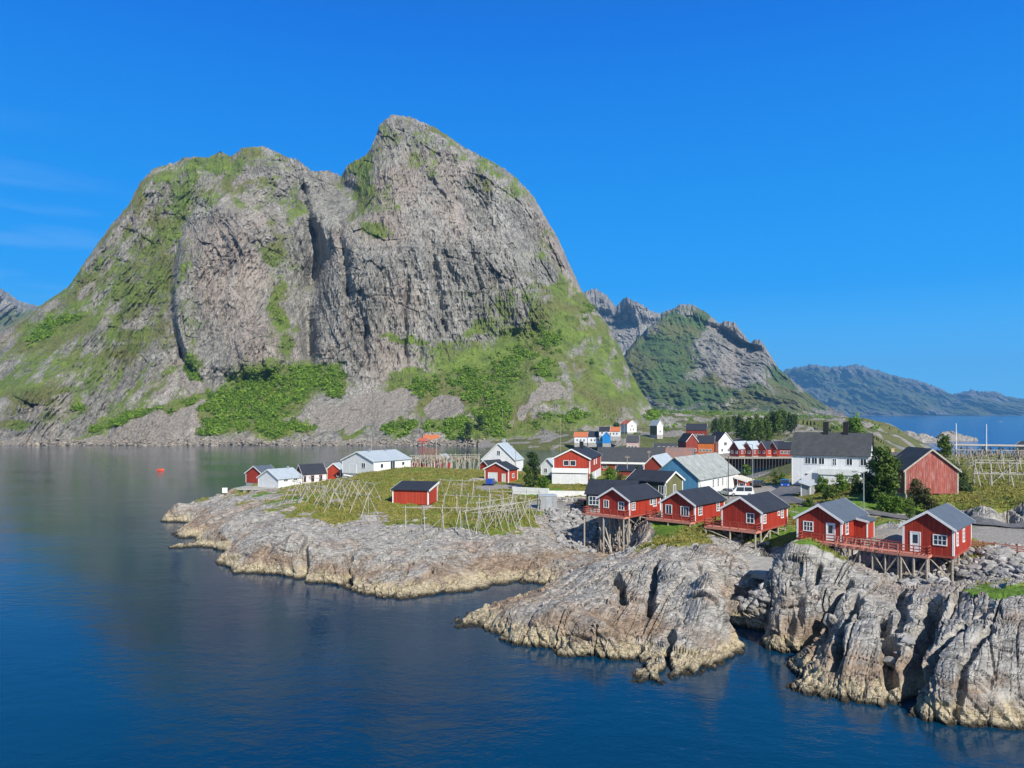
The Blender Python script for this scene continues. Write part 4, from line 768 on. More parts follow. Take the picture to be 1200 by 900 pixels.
# ------------------------------------------------------------------ houses
def thing(name, label, cat, loc, rz=0.0, group=None): return tag(empty(name, loc, rz), label, cat, group)
def window(par, face, u, zc, ww, wh, w, L, nx=2, ny=1, frame=None, shut=False):
    """a framed window on a wall; u runs left to right as one stands before that wall"""
    fm = frame or M['trim']; t = .10; e = .06
    def P(a, b, o):                     # along the wall, up, out of the wall
        if face == 'f': return (a, -L / 2 - o, b)
        if face == 'b': return (-a, L / 2 + o, b)
        if face == 'r': return (w / 2 + o, a, b)
        return (-w / 2 - o, -a, b)
    a0, a1 = u - ww / 2, u + ww / 2; z0, z1 = zc - wh / 2, zc + wh / 2
    def bx(mb, A0, A1, B0, B1, o0, o1):
        p = P(A0, B0, o0); q = P(A1, B1, o1); mb.b2(min(p[0], q[0]), max(p[0], q[0]), min(p[1], q[1]), max(p[1], q[1]), B0, B1)
    m = MB(); bx(m, a0 - t, a1 + t, z1, z1 + t, -.02, e); bx(m, a0 - t, a1 + t, z0 - t, z0, -.02, e + .03); bx(m, a0 - t, a0, z0, z1, -.02, e); bx(m, a1, a1 + t, z0, z1, -.02, e)
    for i in range(1, nx): x = a0 + (a1 - a0) * i / nx; bx(m, x - .035, x + .035, z0, z1, -.02, e - .015)
    for i in range(1, ny): z = z0 + (z1 - z0) * i / ny; bx(m, a0, a1, z - .025, z + .025, -.02, e - .02)
    o = m.build('window', fm, par)
    g = MB(); bx(g, a0, a1, z0, z1, -.02, .018); g.build('pane', M['glass'], o); return o
def door(par, face, u, z0, ww, wh, w, L, mat, glass=True, frame=None):
    def P(a, o):
        return {'f': (a, -L / 2 - o), 'r': (w / 2 + o, a), 'l': (-w / 2 - o, -a), 'b': (-a, L / 2 + o)}[face]
    def bx(mb, A0, A1, B0, B1, o0, o1):
        p = P(A0, o0); q = P(A1, o1); mb.b2(min(p[0], q[0]), max(p[0], q[0]), min(p[1], q[1]), max(p[1], q[1]), B0, B1)
    m = MB(); bx(m, u - ww / 2, u + ww / 2, z0, z0 + wh, -.02, .03); o = m.build('door', mat, par)
    f = MB(); bx(f, u - ww / 2 - .1, u - ww / 2, z0, z0 + wh + .1, -.02, .06); bx(f, u + ww / 2, u + ww / 2 + .1, z0, z0 + wh + .1, -.02, .06); bx(f, u - ww / 2, u + ww / 2, z0 + wh, z0 + wh + .1, -.02, .06)
    f.build('door_frame', frame or M['trim'], o)
    if glass: g = MB(); bx(g, u - ww * .28, u + ww * .28, z0 + wh * .45, z0 + wh * .9, .025, .045); g.build('pane', M['glass'], o)
    return o
def house(name, label, cat, c, g, spx, z, h, r, wall, roof, group=None, side=None, eave=.35, over=.3, trim='trim', corner=True, windows=(), doors=(), chimneys=(), found=1.6, mono=False, rtrim=True, th=.14, w=None, L=None, yaw=None):
    """c and g: (column, distance) of the near and the far bottom corner of the gable one sees; spx: column where the long wall ends"""
    C = Vector(W(*c) + (0,))
    if yaw is None:
        Gp = Vector(W(*g) + (0,)); gv = (Gp - C); w = w or gv.length; gv.normalize()
    else: gv = Vector((-math.cos(math.radians(yaw)), math.sin(math.radians(yaw)), 0))
    sv = Vector((gv.y, -gv.x, 0))
    if (spx is not None and (spx - c[0]) * sv.x < 0 and abs(sv.x) > .3) or (not (spx is not None and abs(sv.x) > .3) and sv.y < 0): sv = -sv
    if L is None:
        k = (spx - 600) / F; den = sv.x - k * sv.y; L = (k * C.y - C.x) / den
        if L < 0 or L > 60: L = 8.0
    mid = C + gv * (w / 2) + sv * (L / 2)
    ax = -gv if (-gv).cross(sv).z > 0 else gv            # local x so that (x, sv) is right handed
    rz = math.atan2(ax.y, ax.x); seen = 'r' if ax.dot(C - mid) > 0 else 'l'
    root = thing(name, label, cat, (mid.x, mid.y, z), rz, group)
    x, y = w / 2, L / 2; wm = M[wall]; rm = M[roof]
    m = MB(); zr = h + r
    if mono:
        hi = h + r                                        # single pitch, high along the hidden long wall
        s = 1 if seen == 'r' else -1
        for yy in (-y, y): m.poly([(-x, yy, 0), (x, yy, 0), (x, yy, h if s > 0 else hi), (-x, yy, hi if s > 0 else h)])
        m.poly([(-x, -y, 0), (-x, y, 0), (-x, y, hi if s > 0 else h), (-x, -y, hi if s > 0 else h)]); m.poly([(x, -y, 0), (x, y, 0), (x, y, h if s > 0 else hi), (x, -y, h if s > 0 else hi)])
    else:
        for yy in (-y, y): m.poly([(-x, yy, 0), (x, yy, 0), (x, yy, h), (0, yy, zr), (-x, yy, h)])
        for xx in (-x, x): m.poly([(xx, -y, 0), (xx, y, 0), (xx, y, h), (xx, -y, h)])
    wo_ = m.build('wall', wm, root)
    if side:                                             # the long walls in another paint
        m2 = MB()
        for xx in (-1, 1): m2.b2(xx * (x - .03), xx * (x + .009), -y - .01, y + .01, 0, h - .02)
        m2.build('side_wall', M[side], root)
    sl = math.hypot(x, r); ex = eave * x / sl; ez = eave * r / sl
    m = MB(); prf = None
    if mono:
        s = 1 if seen == 'r' else -1; sl = math.hypot(2 * x, r); k = eave / sl
        p0 = (s * (x + k * 2 * x), 0, h - k * r + .02); p1 = (-s * (x + k * 2 * x), 0, h + r + k * r + .02)
        m.prism([(p0[0], -y - over, p0[2]), (p1[0], -y - over, p1[2]), (p1[0], -y - over, p1[2] + th), (p0[0], -y - over, p0[2] + th)], (0, L + 2 * over, 0)); ro = m.build('roof', rm, root)
    else:
        for s in (-1, 1):
            a = (0, zr + .02); b = (s * (x + ex), h - ez + .02)
            m.prism([(a[0], -y - over, a[1]), (b[0], -y - over, b[1]), (b[0], -y - over, b[1] + th), (a[0], -y - over, a[1] + th)], (0, L + 2 * over, 0))
        ro = m.build('roof', rm, root)
    if found:
        b2 = MB().b2(-x + .06, x - .06, -y + .06, y - .06, -found, .0); b2.build('foundation', M['concrete'], root)
    if trim and corner:                                    # one angle board to each corner
        for sx in (-1, 1):
            for sy in (-1, 1):
                hh = h - .03
                if mono: hh = h if (sx > 0) == (seen == 'r') else h + r
                P = [(x + .035, y + .035), (x - .17, y + .035), (x - .17, y - .01), (x - .01, y - .01), (x - .01, y - .17), (x + .035, y - .17)]
                MB().prism([(sx * p, sy * q, 0) for p, q in P], (0, 0, hh)).build('corner_board', M[trim], root)
    if trim and rtrim:                                     # one gable board to each end
        bw = .2
        for sy in (-1, 1):
            yy = sy * (y + over + .025); m = MB()
            if mono:
                s = 1 if seen == 'r' else -1
                m.prism([(p0[0], yy - .02, p0[2] - bw), (p1[0], yy - .02, p1[2] - bw), (p1[0], yy - .02, p1[2] + th + .02), (p0[0], yy - .02, p0[2] + th + .02)], (0, .04, 0))
            else:
                hi, lo = zr + .04 + th, h - ez + th + .04; k = bw + .1
                m.prism([(0, yy - .02, hi - k), (x + ex, yy - .02, lo - k), (x + ex, yy - .02, lo), (0, yy - .02, hi), (-x - ex, yy - .02, lo), (-x - ex, yy - .02, lo - k)], (0, .04, 0))
            m.build('bargeboard', M[trim], root)
    for wd in windows: window(root, *wd[:5], w, L, *(wd[5:]))
    for d in doors: door(root, *d[:5], w, L, *d[5:])
    for cx, cy, cw, ch, cm in chimneys:
        zb = zr - abs(cx) / x * r - .3 if not mono else h + r * .5
        m = MB().box((cx, cy, zb + ch / 2), (cw, cw, ch)); m.box((cx, cy, zb + ch + .04), (cw + .14, cw + .14, .1)); m.build('chimney', M[cm], ro)
    return root, w, L, seen
# ---- the five red cabins on stilts
def railing(par, pts, hgt=.95, mat='redwood', n=1.3, rails=(.95, .6, .3)):
    m = MB()
    for p, q in zip(pts[:-1], pts[1:]):
        p = Vector(p); q = Vector(q); k = max(1, int(round((q - p).length / n)))
        for i in range(k + 1): a = p.lerp(q, i / k); m.box((a.x, a.y, a.z + hgt / 2), (.09, .09, hgt))
        for j, rr in enumerate(rails):
            d = (q - p); m.prism([p + Vector((0, 0, rr - .05)), q + Vector((0, 0, rr - .05)), q + Vector((0, 0, rr + .05)), p + Vector((0, 0, rr + .05))], Vector((-d.y, d.x, 0)).normalized() * .05)
    return m.build('railing', M[mat], par)
def to_world(root, p):
    c, s = math.cos(root.rotation_euler[2]), math.sin(root.rotation_euler[2]); l = root.location
    return (l[0] + p[0] * c - p[1] * s, l[1] + p[0] * s + p[1] * c, l[2] + p[2])
def stilts(root, xs, ys, ztop, mat='wood', rad=.13, braces=True, seed=0):
    rr = random.Random(seed); pos = {}
    for i, a in enumerate(xs):
        for j, b in enumerate(ys):
            p = to_world(root, (a, b, 0)); zb = gz(p[0], p[1]) - root.location[2] - .4
            if zb > ztop - .3: continue
            pos[i, j] = (a, b, zb); MB().tube((a, b, zb), (a, b, ztop), rad, rad * .92, 7).build('stilt', M[mat], root)
    if braces:
        for (i, j), (a, b, zb) in list(pos.items()):
            for di, dj in ((1, 0), (0, 1)):
                k = (i + di, j + dj)
                if k not in pos or rr.random() < .25: continue
                a2, b2, zb2 = pos[k]
                if ztop - max(zb, zb2) < 1.1: continue
                lo, hi = ((a, b, zb + .5), (a2, b2, ztop - .15)) if rr.random() < .5 else ((a2, b2, zb2 + .5), (a, b, ztop - .15))
                MB().tube(lo, hi, .075, .075, 5).build('brace', M[mat], root)
    return pos
GC = 'red cabins on stilts along the rock edge'
def cabin(label, c, w, L, h, r, roof, wins, doors, deck, seed, nx=3, chim=()):
    root, w, L, seen = house('stilt_cabin', label, 'cabin', c, None, None, 7.0, h, r, 'red', roof, GC, yaw=42, w=w, L=L, windows=wins, doors=doors, found=0, eave=.4, over=.35, chimneys=chim)
    x, y = w / 2, L / 2
    m = MB(); m.b2(-x, x, -y, y, -.28, -.02); m.build('floor_beam', M['redwood'], root)
    x0, x1, y0, y1, rails = deck
    m = MB(); yy = y0
    while yy < y1 - .05: m.b2(x0, x1, yy, yy + .13, -.14, -.08); yy += .15
    m.b2(x0, x1, y0 - .05, y0, -.32, -.07); m.b2(x0 - .05, x0, y0, y1, -.32, -.07); m.b2(x1, x1 + .05, y0, y1, -.32, -.07)
    dk = m.build('deck', M['palered'], root)
    for ln in rails: railing(dk, [(a, b, -.08) for a, b in ln])
    stilts(root, [-x + .2 + (2 * x - .4) * i / (nx - 1) for i in range(nx)], [-y + .2, -y + L * .36, -y + L * .68, y - .2], -.28, seed=seed)
    stilts(root, [x0 + .15, (x0 + x1) / 2, x1 - .15], [y0 + .12], -.3, seed=seed + 1)
    return root, w, L
c1, w, L = cabin('red stilt cabin on the tallest log stilts, nearest the grey boulder slope', (737.5, 108), 5.4, 8.7, 2.3, 1.55, 'roof',
    [('f', -1.35, 1.45, .75, 1.0, 2, 1), ('f', 1.3, 1.35, .85, 1.05, 2, 2), ('r', -3.3, 1.35, .75, 1.0, 2, 3), ('r', 2.6, 1.4, .8, 1.05, 2, 3), ('r', 1.6, 1.55, .5, .7, 1, 1)], [], (-4.6, 2.7, -5.75, -4.35, [[(-4.6, -3.2), (-4.6, -5.7), (2.7, -5.7), (2.7, -4.4)]]), 3, 4)
rr = random.Random(5)
for k in range(24):                                            # loose logs leaning under the tallest cabin
    a = (rr.uniform(-3.5, 3.0), rr.uniform(-5.0, 2.0)); b = (a[0] + rr.uniform(-2.2, 2.2), a[1] + rr.uniform(-1.5, 3.2))
    p = to_world(c1, (*a, 0)); MB().tube((a[0], a[1], gz(p[0], p[1]) - 7.2), (b[0], b[1], -.4 - rr.random() * 1.6), .11, .09, 6).build('leaning_log', M['pale'], c1)
cabin('red stilt cabin on low posts with two wide gable windows, second from the boulder slope', (814.4, 102.8), 5.3, 8.9, 2.3, 1.6, 'roof',
    [('f', -1.45, 1.3, .85, 1.2, 2, 1), ('f', 1.1, 1.25, 1.15, 1.2, 3, 1), ('r', -3.0, 1.35, .9, 1.15, 2, 3), ('r', 2.4, 1.4, .75, 1.1, 2, 3)], [], (-4.4, 2.65, -5.75, -4.45, [[(-4.4, -3.0), (-4.4, -5.7), (2.65, -5.7), (2.65, -4.5)]]), 13)
cabin('red stilt cabin with a single gable window and pale railed deck above the concrete slip', (892.4, 95.3), 5.5, 8.4, 2.3, 1.65, 'roof',
    [('f', 1.25, 1.35, .9, 1.15, 2, 2), ('r', -3.3, 1.3, .7, 1.0, 2, 3), ('r', 2.4, 1.4, .7, .95, 2, 3), ('r', 1.2, 1.6, .4, .45, 1, 1)], [], (-4.4, 2.75, -5.85, -4.2, [[(-4.4, -2.6), (-4.4, -5.8), (2.75, -5.8), (2.75, -4.3)], [(2.95, 3.6), (3.9, 3.6)]]), 23)
c4, w4, L4 = cabin('red stilt cabin with slate blue roof and small side porch, where the boardwalk starts', (986.5, 86), 5.2, 8.6, 2.5, 1.6, 'roofg',
    [('f', -1.25, 1.5, 1.0, 1.0, 3, 2), ('r', -2.6, 1.5, .8, 1.35, 2, 3)], [('f', 1.35, .05, .85, 2.0, M['trim'])], (-1.9, 2.6, -5.6, -4.3, [[(-1.9, -4.35), (-1.9, -5.5), (2.3, -5.5)]]), 33, chim=((-1.6, 1.5, .5, .9, 'black'),))
m = MB(); m.poly([(2.6, 0, 0), (4.1, 0, 0), (4.1, 0, 2.1), (2.6, 0, 2.4)]); m.poly([(2.6, 2.6, 0), (4.1, 2.6, 0), (4.1, 2.6, 2.1), (2.6, 2.6, 2.4)]); m.poly([(4.1, 0, 0), (4.1, 2.6, 0), (4.1, 2.6, 2.1), (4.1, 0, 2.1)]); po = m.build('porch', M['red2'], c4)
m = MB().prism([(2.5, -.25, 2.42), (4.4, -.25, 2.05), (4.4, -.25, 2.17), (2.5, -.25, 2.54)], (0, 3.1, 0)); m.build('porch_roof', M['roofg'], po)
m = MB(); m.b2(4.0, 4.14, -.03, .12, 0, 2.08); m.b2(4.0, 4.14, 2.48, 2.63, 0, 2.08); m.prism([(2.6, -.29, 2.3), (4.4, -.29, 1.95), (4.4, -.29, 2.2), (2.6, -.29, 2.56)], (0, .04, 0)); m.build('porch_trim', M['trim'], po)
c5, w5, L5 = cabin('red stilt cabin with half glazed white door and small railed balcony, farthest along the boardwalk', (1118, 77.7), 4.9, 8.6, 2.85, 1.6, 'roofg',
    [('f', 1.15, 1.55, 1.15, .95, 3, 2), ('r', -2.9, 1.6, .7, 1.2, 2, 3), ('r', .2, 1.65, .75, 1.25, 2, 3)], [('f', -1.2, .05, .85, 2.05, M['trim'])], (-2.45, .35, -5.75, -4.3, [[(-2.4, -5.65), (.3, -5.65), (.3, -4.4)]]), 43)
# boardwalk between the last two cabins
A = Vector(to_world(c4, (2.4, -5.0, 0))); B = Vector(to_world(c5, (-2.5, -5.0, 0))); d = B - A; Lb = d.length
bw = thing('boardwalk', 'long red stained boardwalk on posts joining two stilt cabins', 'boardwalk', (A.x, A.y, 6.92), math.atan2(d.y, d.x))
m = MB(); xx = 0
while xx < Lb - .05: m.b2(xx, xx + .13, -.75, .75, -.08, 0); xx += .15
m.b2(0, Lb, -.8, -.75, -.28, .01); m.b2(0, Lb, .75, .8, -.28, .01); dk = m.build('deck', M['palered'], bw)
railing(dk, [(0, -.72, 0), (Lb, -.72, 0)], 1.0, 'palered', 1.0, (.95, .65, .35)); railing(dk, [(.2, .72, 0), (Lb - .2, .72, 0)], 1.0, 'redwood', 1.6)
m = MB(); k = int(Lb / 1.0)
for i in range(k): m.tube((i * 1.0 + .4, -1.35, -.1), (i * 1.0 + .4, -.76, .9), .045, .045, 4)
m.build('outrigger_stay', M['palered'], dk)
stilts(bw, [Lb * i / 5 for i in range(6)], [-.6, .6], -.1, seed=71, rad=.11)
# low plank fence beside the gravel yard
p0 = Vector(hit(1138, 645)); p1 = Vector(hit(1200, 655)); p0 = Vector((*W(1139, 84), 7.0)); p1 = Vector((*W(1206, 80), 7.0)); d = p1 - p0
fe = thing('plank_fence', 'low red plank fence edging the gravel yard beside the farthest stilt cabin', 'fence', (p0.x, p0.y, 6.75), math.atan2(d.y, d.x))
n = 6
for i in range(n): MB().box((d.length * i / (n - 1), 0, .2), (.11, .11, 1.5)).build('post', M['redwood'], fe)
for zz in (.25, .5, .75): MB().b2(0, d.length, -.09, -.05, zz - .07, zz + .07).build('rail', M['palered'], fe)

# ---- the hamlet behind
GH = None
sh, w, L, seen = house('fishing_shed', 'bright red shed with black lean-to roof on short stilts among the drying racks', 'shed', (502, 132), (512.4, 137), 460, 5.7, 2.55, .9, 'red2', 'roof', mono=True, found=0, over=.25, doors=[('f', 0.1, .05, 1.1, 1.9, M['red2'], False, M['red2'])])
stilts(sh, [-w / 2 + .2, w / 2 - .2], [-L / 2 + .2, -L / 6, L / 6, L / 2 - .2], 0, rad=.12, seed=5)
bh, w, L, seen = house('boathouse', 'white boathouse with grey tin roof above the stone quay', 'boathouse', (326.5, 190), (302.5, 195), 354, 2.6, 2.5, 2.2, 'white', 'rooflg', windows=[('r', 1.5, 2.0, 1.2, .4, 2, 1), ('r', -1.5, 2.0, 1.2, .4, 2, 1)], chimneys=((.2, 2.2, .5, .9, 'grey'),))
house('fishing_shed', 'red shed half hidden behind the white boathouse on the stone quay', 'shed', (308, 204), (288, 208), 326, 2.6, 2.6, 2.0, 'red2', 'roofg')
house('quay_house', 'low house with dark roof and red and white striped long wall behind the boathouse', 'house', (355, 200), (347, 203), 382, 2.9, 2.6, 2.4, 'red2', 'roof', side='white', windows=[('r', -3.0, 1.3, .8, 1.5, 1, 1, M['red']), ('r', -.6, 1.3, .8, 1.5, 1, 1, M['red']), ('r', 1.8, 1.3, .8, 1.5, 1, 1, M['red'])])
house('fishing_shed', 'small red shed beside the long white fish hall', 'shed', (399, 205), (383, 206), 405, 3.6, 2.8, 1.6, 'red2', 'rooflg')
house('storage_lean_to', 'low shed with slanting slate blue roof in front of the long white fish hall', 'shed', (421, 184), (405, 185), 424, 4.6, 1.5, .5, 'white', 'roofg', mono=True)
house('fish_hall', 'long white fish hall with pale tin roof on the headland', 'hall', (438, 193), (401, 200), 481, 5.9, 3.5, 2.3, 'white', 'rooflg', windows=[('f', 2.2, 2.3, 1.4, 1.2, 2, 1), ('r', -4, 2.2, .9, 1.0, 1, 1), ('r', 0, 2.0, 1.6, 2.4, 2, 1), ('r', 4, 2.4, .9, .8, 1, 1)], doors=[('f', -1.8, .1, 2.6, 2.3, M['white'], False)], chimneys=((.6, -3.5, .5, 1.2, 'metal'), (.6, 2.8, .4, .9, 'metal')))
house('white_house', 'white house with steep grey roof and attic window behind the red garage', 'house', (604, 212), (565, 216), 613, 5.2, 3.4, 4.6, 'white', 'rooflg', windows=[('f', 0, 5.3, .9, 1.2, 2, 1), ('f', -2.4, 1.9, .9, 1.2, 2, 1), ('f', 2.0, 1.9, .9, 1.2, 2, 1)], chimneys=((0, 1.0, .7, 1.5, 'rooflg'),))
house('annex_shed', 'narrow red annex with dark roof leaning against the steep roofed white house', 'shed', (572, 207), (562, 209), 590, 5.2, 2.2, 1.2, 'red2', 'roof')
house('garage', 'red garage with white overhead door and a blue car in front', 'garage', (596, 170), (568, 173), 606.5, 6.0, 3.0, 1.5, 'red2', 'roof', doors=[('f', -1.0, .05, 2.3, 2.1, M['white'], False), ('f', 1.9, .05, .8, 1.9, M['cream'], False)], windows=[('r', 0, 1.5, .8, .9, 2, 1)])
bgh, w, L, seen = house('family_house', 'large red house over white garage storey with balcony and black chimney', 'house', (691.5, 162), (648.5, 164), 704, 6.5, 5.5, 2.0, 'red2', 'roof', windows=[('f', -1.2, 4.5, 1.1, 1.0, 1, 1), ('f', .3, 4.5, 1.1, 1.0, 1, 1), ('r', -2.5, 4.4, 1.0, 1.0, 2, 1), ('r', 1.0, 4.4, 1.0, 1.0, 2, 1), ('r', -.5, 1.6, 1.0, 1.0, 2, 1)], chimneys=((.6, 1.2, .8, 1.9, 'black'),))
m = MB(); m.b2(-w / 2 - .03, w / 2 - .5, -L / 2 - 1.5, -L / 2, 0, 2.2); ga = m.build('garage_storey', M['white'], bgh)
m = MB(); m.b2(-w / 2 - .08, w / 2 - .35, -L / 2 - 1.6, -L / 2 - 1.5, 2.45, 3.5); m.b2(-w / 2 - .08, w / 2 - .35, -L / 2 - 1.5, -L / 2, 2.4, 2.5); m.b2(w / 2 - .45, w / 2 - .35, -L / 2 - 1.5, -L / 2, 2.5, 3.5); m.b2(-w / 2 - .08, -w / 2 + .02, -L / 2 - 1.5, -L / 2, 2.5, 3.5); m.build('balcony', M['trim'], bgh)
m = MB(); m.b2(w / 2 - .02, w / 2 + .03, -L / 2 + .3, L / 2, 0, 2.3); m.build('lower_wall', M['white'], bgh)
house('white_house', 'small white house peeping out behind the large red house with the balcony', 'house', (650, 186), (634, 188), 655, 5.8, 2.9, 1.8, 'white', 'rooflg', windows=[('f', -.6, 1.7, .8, 1.0, 2, 1)])
wh, w, L, seen = house('warehouse', 'very long warehouse with dark slate roof and rusty roof end beside the harbour', 'warehouse', (812, 226), (814, 238), 698, 3.4, 3.3, 4.2, 'red2', 'roofold', rtrim=False, eave=.7, windows=[(seen_, p, 1.8, 1.1, 1.0, 2, 1) for seen_ in ('l',) for p in (-12, -8, 4, 8)])
s = -1 if seen == 'l' else 1; x = w / 2; sl = math.hypot(x, 4.2)
m = MB(); k0, k1 = -L / 2 - .3, -L / 2 + 8.6
m.prism([(s * .05, k0, 7.5 + .20), (s * (x + .6), k0, 3.3 - .6 * 4.2 / x + .20), (s * (x + .6), k0, 3.3 - .6 * 4.2 / x + .27), (s * .05, k0, 7.5 + .27)], (0, k1 - k0, 0)); m.build('rusty_roof', M['rust'], wh)
m = MB(); m.b2(s * (x + .62), s * (x + .72), k1 + 2, L / 2 - 1, 2.7, 3.3); m.build('fascia', M['trim'], wh)
house('harbour_shed', 'low dark roofed shed against the front of the very long warehouse', 'shed', (752, 205), (754, 212), 722, 3.6, 2.3, 1.0, 'dred', 'roof', mono=True)
house('boat_shed', 'small red gabled shed with grey tin roof squeezed beside the blue gabled barn', 'shed', (776, 190), (754.5, 192), 791, 4.2, 4.3, 2.4, 'dred', 'rooflg')
bb, w, L, seen = house('blue_barn', 'white barn with blue gable and grey stone slate roof', 'barn', (819, 146), (764, 152), 865, 5.4, 3.6, 4.0, 'blue', 'slate', side='white', rtrim=False, eave=.5, windows=[('r', -3.6, 2.2, .8, 1.6, 2, 3), ('r', -.9, 2.2, .8, 1.6, 2, 3), ('r', 1.6, 2.2, .8, 1.6, 2, 3)])
house('cottage', 'olive green cottage with black roof in front of the blue gabled barn', 'cottage', (779.5, 124), (800, 128.5), 736, 6.4, 4.1, 1.45, 'olive', 'roof', side='dgreen', windows=[('f', .1, 2.7, .7, 1.3, 2, 1), ('l', 3.1, 2.7, 1.3, 1.3, 3, 1)])
house('cottage', 'dark green cottage with low black roof behind the tallest stilt cabin', 'cottage', (687, 122.5), (697, 130), 743, 6.3, 2.4, 1.9, 'dgreen', 'roof', trim=None, windows=[('r', -2.6, 1.3, 1.6, 1.3, 3, 2), ('l', 2.6, 1.3, 1.6, 1.3, 3, 2)])
wb, w, L, seen = house('lodging_house', 'big white two storey house with dark roof and two black chimneys', 'house', (1018, 150), (1023, 158), 928, 6.9, 6.5, 4.3, 'white', 'roofold', rtrim=False, eave=.5, over=.4,
    windows=[('l', p, 5.1, 1.0, 1.25, 2, 1) for p in (-4.2, -2.9, -1.5, 3.8, 6.4)] + [('l', 1.0, 5.0, .6, 1.3, 2, 2)] + [('l', p, 1.7, 1.1, 1.4, 2, 1) for p in (-4.2, -2.6, .3)], chimneys=((.0, 1.3, 1.0, 2.6, 'black'), (.0, -2.6, 1.0, 2.6, 'black')))
s = -1 if seen == 'l' else 1; x = w / 2
m = MB(); m.b2(s * x, s * (x + 2.2), -5.6, 1.6, 0, 2.5); m.b2(s * x, s * (x + 2.4), -5.8, 1.8, 2.5, 2.7); m.b2(s * (x + 2.3), s * (x + 2.4), -5.8, 1.8, 2.7, 3.7); m.build('porch', M['white'], wb)
m = MB(); m.prism([(s * (x + .02), 1.9, 3.6), (s * (x + .02), 5.2, 1.6), (s * (x + .02), 5.2, .2), (s * (x + .02), 1.9, .2)], (s * 1.6, 0, 0)); m.build('stair_cover', M['white'], wb)
ob, w, L, seen = house('old_barn', 'faded red barn with grey roof standing on stone and timber legs above the road', 'barn', (1123, 113), (1060.5, 113.5), 1112, 9.7, 3.6, 3.1, 'red_old', 'roofold', found=0, L=7.5, trim='pale', eave=.45)
stilts(ob, [-w / 2 + .25, -w / 6, w / 6, w / 2 - .25], [-L / 2 + .25, L / 2 - .25], 0, rad=.16, seed=9)
MB().b2(-w / 2 + .4, w / 2 - .6, -L / 2 + 1.2, L / 2 - .4, -1.6, -.02).build('foundation', M['concrete'], ob)
house('white_house', 'little white gabled house between the leafy tree and the faded red barn', 'house', (1073, 150), (1060, 153), 1050, 9.0, 3.0, 1.9, 'white', 'roofold', L=8, windows=[('f', 0, 1.6, .8, 1.0, 2, 1)], chimneys=((0.4, 0, .7, 1.6, 'brick'),))
house('kiosk', 'small red kiosk with slanting pale roof beside the parked vehicles', 'kiosk', (874, 160), (864, 161), 880, 5.2, 2.2, .5, 'red2', 'cream', mono=True, L=4, over=.5, eave=.6, windows=[('f', 0, 1.2, .8, .8, 1, 1)])
house('tool_shed', 'grey board shed with pale roof before the big white house', 'shed', (955, 137), (944, 138), 929, 6.7, 2.2, .5, 'greyb', 'rooflg', mono=True, L=3)
house('sea_shed', 'grey shed on the shore beyond the fish racks at the picture edge', 'shed', (1190, 250), (1204, 252), 1206, 7.0, 4.0, 1.4, 'greyb', 'roofold', L=8)
house('fishing_shed', 'tiny red gabled shed seen through the fish racks behind the grassy knoll', 'shed', (497, 216), (483, 217), 503, 5.2, 2.2, 1.5, 'red2', 'roofg')
house('fishing_shed', 'pale roofed red shed among the fish racks left of the steep roofed white house', 'shed', (524, 218), (509, 219), 530, 5.0, 2.8, 1.9, 'red2', 'rooflg')

# ---- houses across the harbour
def far(name, label, cat, px0, px1, base, z, h, r, wall, roof, skew=3., L=8, depth=None, group=None, **k):
    d = F * (H - z) / (base - HOR)
    return house(name, label, cat, (px1, d), (px0, d + skew), None, z - .2, h, r, wall, roof, group, found=2.5, L=L, corner=False, **k)
W2 = lambda a: [('f', -a, 1.6, .9, 1.1, 2, 1), ('f', a, 1.6, .9, 1.1, 2, 1)]
WS = lambda a: [('r', -a, 1.6, .9, 1.1, 2, 1), ('r', a, 1.6, .9, 1.1, 2, 1)]
def long(name, label, cat, px0, px1, base, z, h, r, wall, roof, wd=7., n=3, **k):
    """a far house seen on its long wall"""
    d = F * (H - z) / (base - HOR); Lp = (px1 - px0) / F * d
    return house(name, label, cat, (px0, d), (px0 + 1.5, d + wd), px1, z - .2, h, r, wall, roof, found=2.5, corner=False, L=Lp, windows=[('r', (i - (n - 1) / 2) * Lp / n * .8, 1.6, .9, 1.1, 2, 1) for i in range(n)], **k)
long('shore_cabin', 'orange cabin with orange roof at the foot of the great mountain', 'cabin', 496, 514, 519, 1.3, 2.6, 3.0, 'orange', 'roofor')
long('boat_shed', 'red shed beside the orange cabin at the mountain foot', 'shed', 490, 501, 520, 1.0, 2.2, 1.8, 'red2', 'roofred', 5., 2)
long('shore_cabin', 'little dark roofed cabin half hidden by scrub at the mountain foot', 'cabin', 540, 555, 519, 1.3, 2.4, 2.2, 'dgreen', 'roof', 6., 2)
long('white_house', 'white house with orange roof across the harbour, first by the breakwater', 'house', 673, 688, 518.5, 4.6, 3.6, 2.6, 'white', 'roofor')
fh = long('white_house', 'white house with dark roof and bright blue gable across the harbour', 'house', 689, 709, 518.5, 4.6, 3.6, 3.0, 'white', 'roof', 7, 4)
d_ = F * (H - 4.6) / (518.5 - HOR)
house('blue_annex', 'bright blue gabled annex joined to a white house across the harbour', 'annex', (715, d_ - 7), (706, d_ - 6), 716, 4.4, 4.4, 2.4, 'bblue', 'roof', found=2.5, corner=False, L=6)
long('white_house', 'low white house with orange roof behind the blue annex', 'house', 712, 726, 511, 8.5, 3.0, 2.4, 'white', 'roofor', 6)
long('outbuilding', 'dark roofed white outbuilding above the house with the blue gable', 'shed', 702, 714, 510, 9.0, 2.6, 2.4, 'white', 'roof', 5, 2)
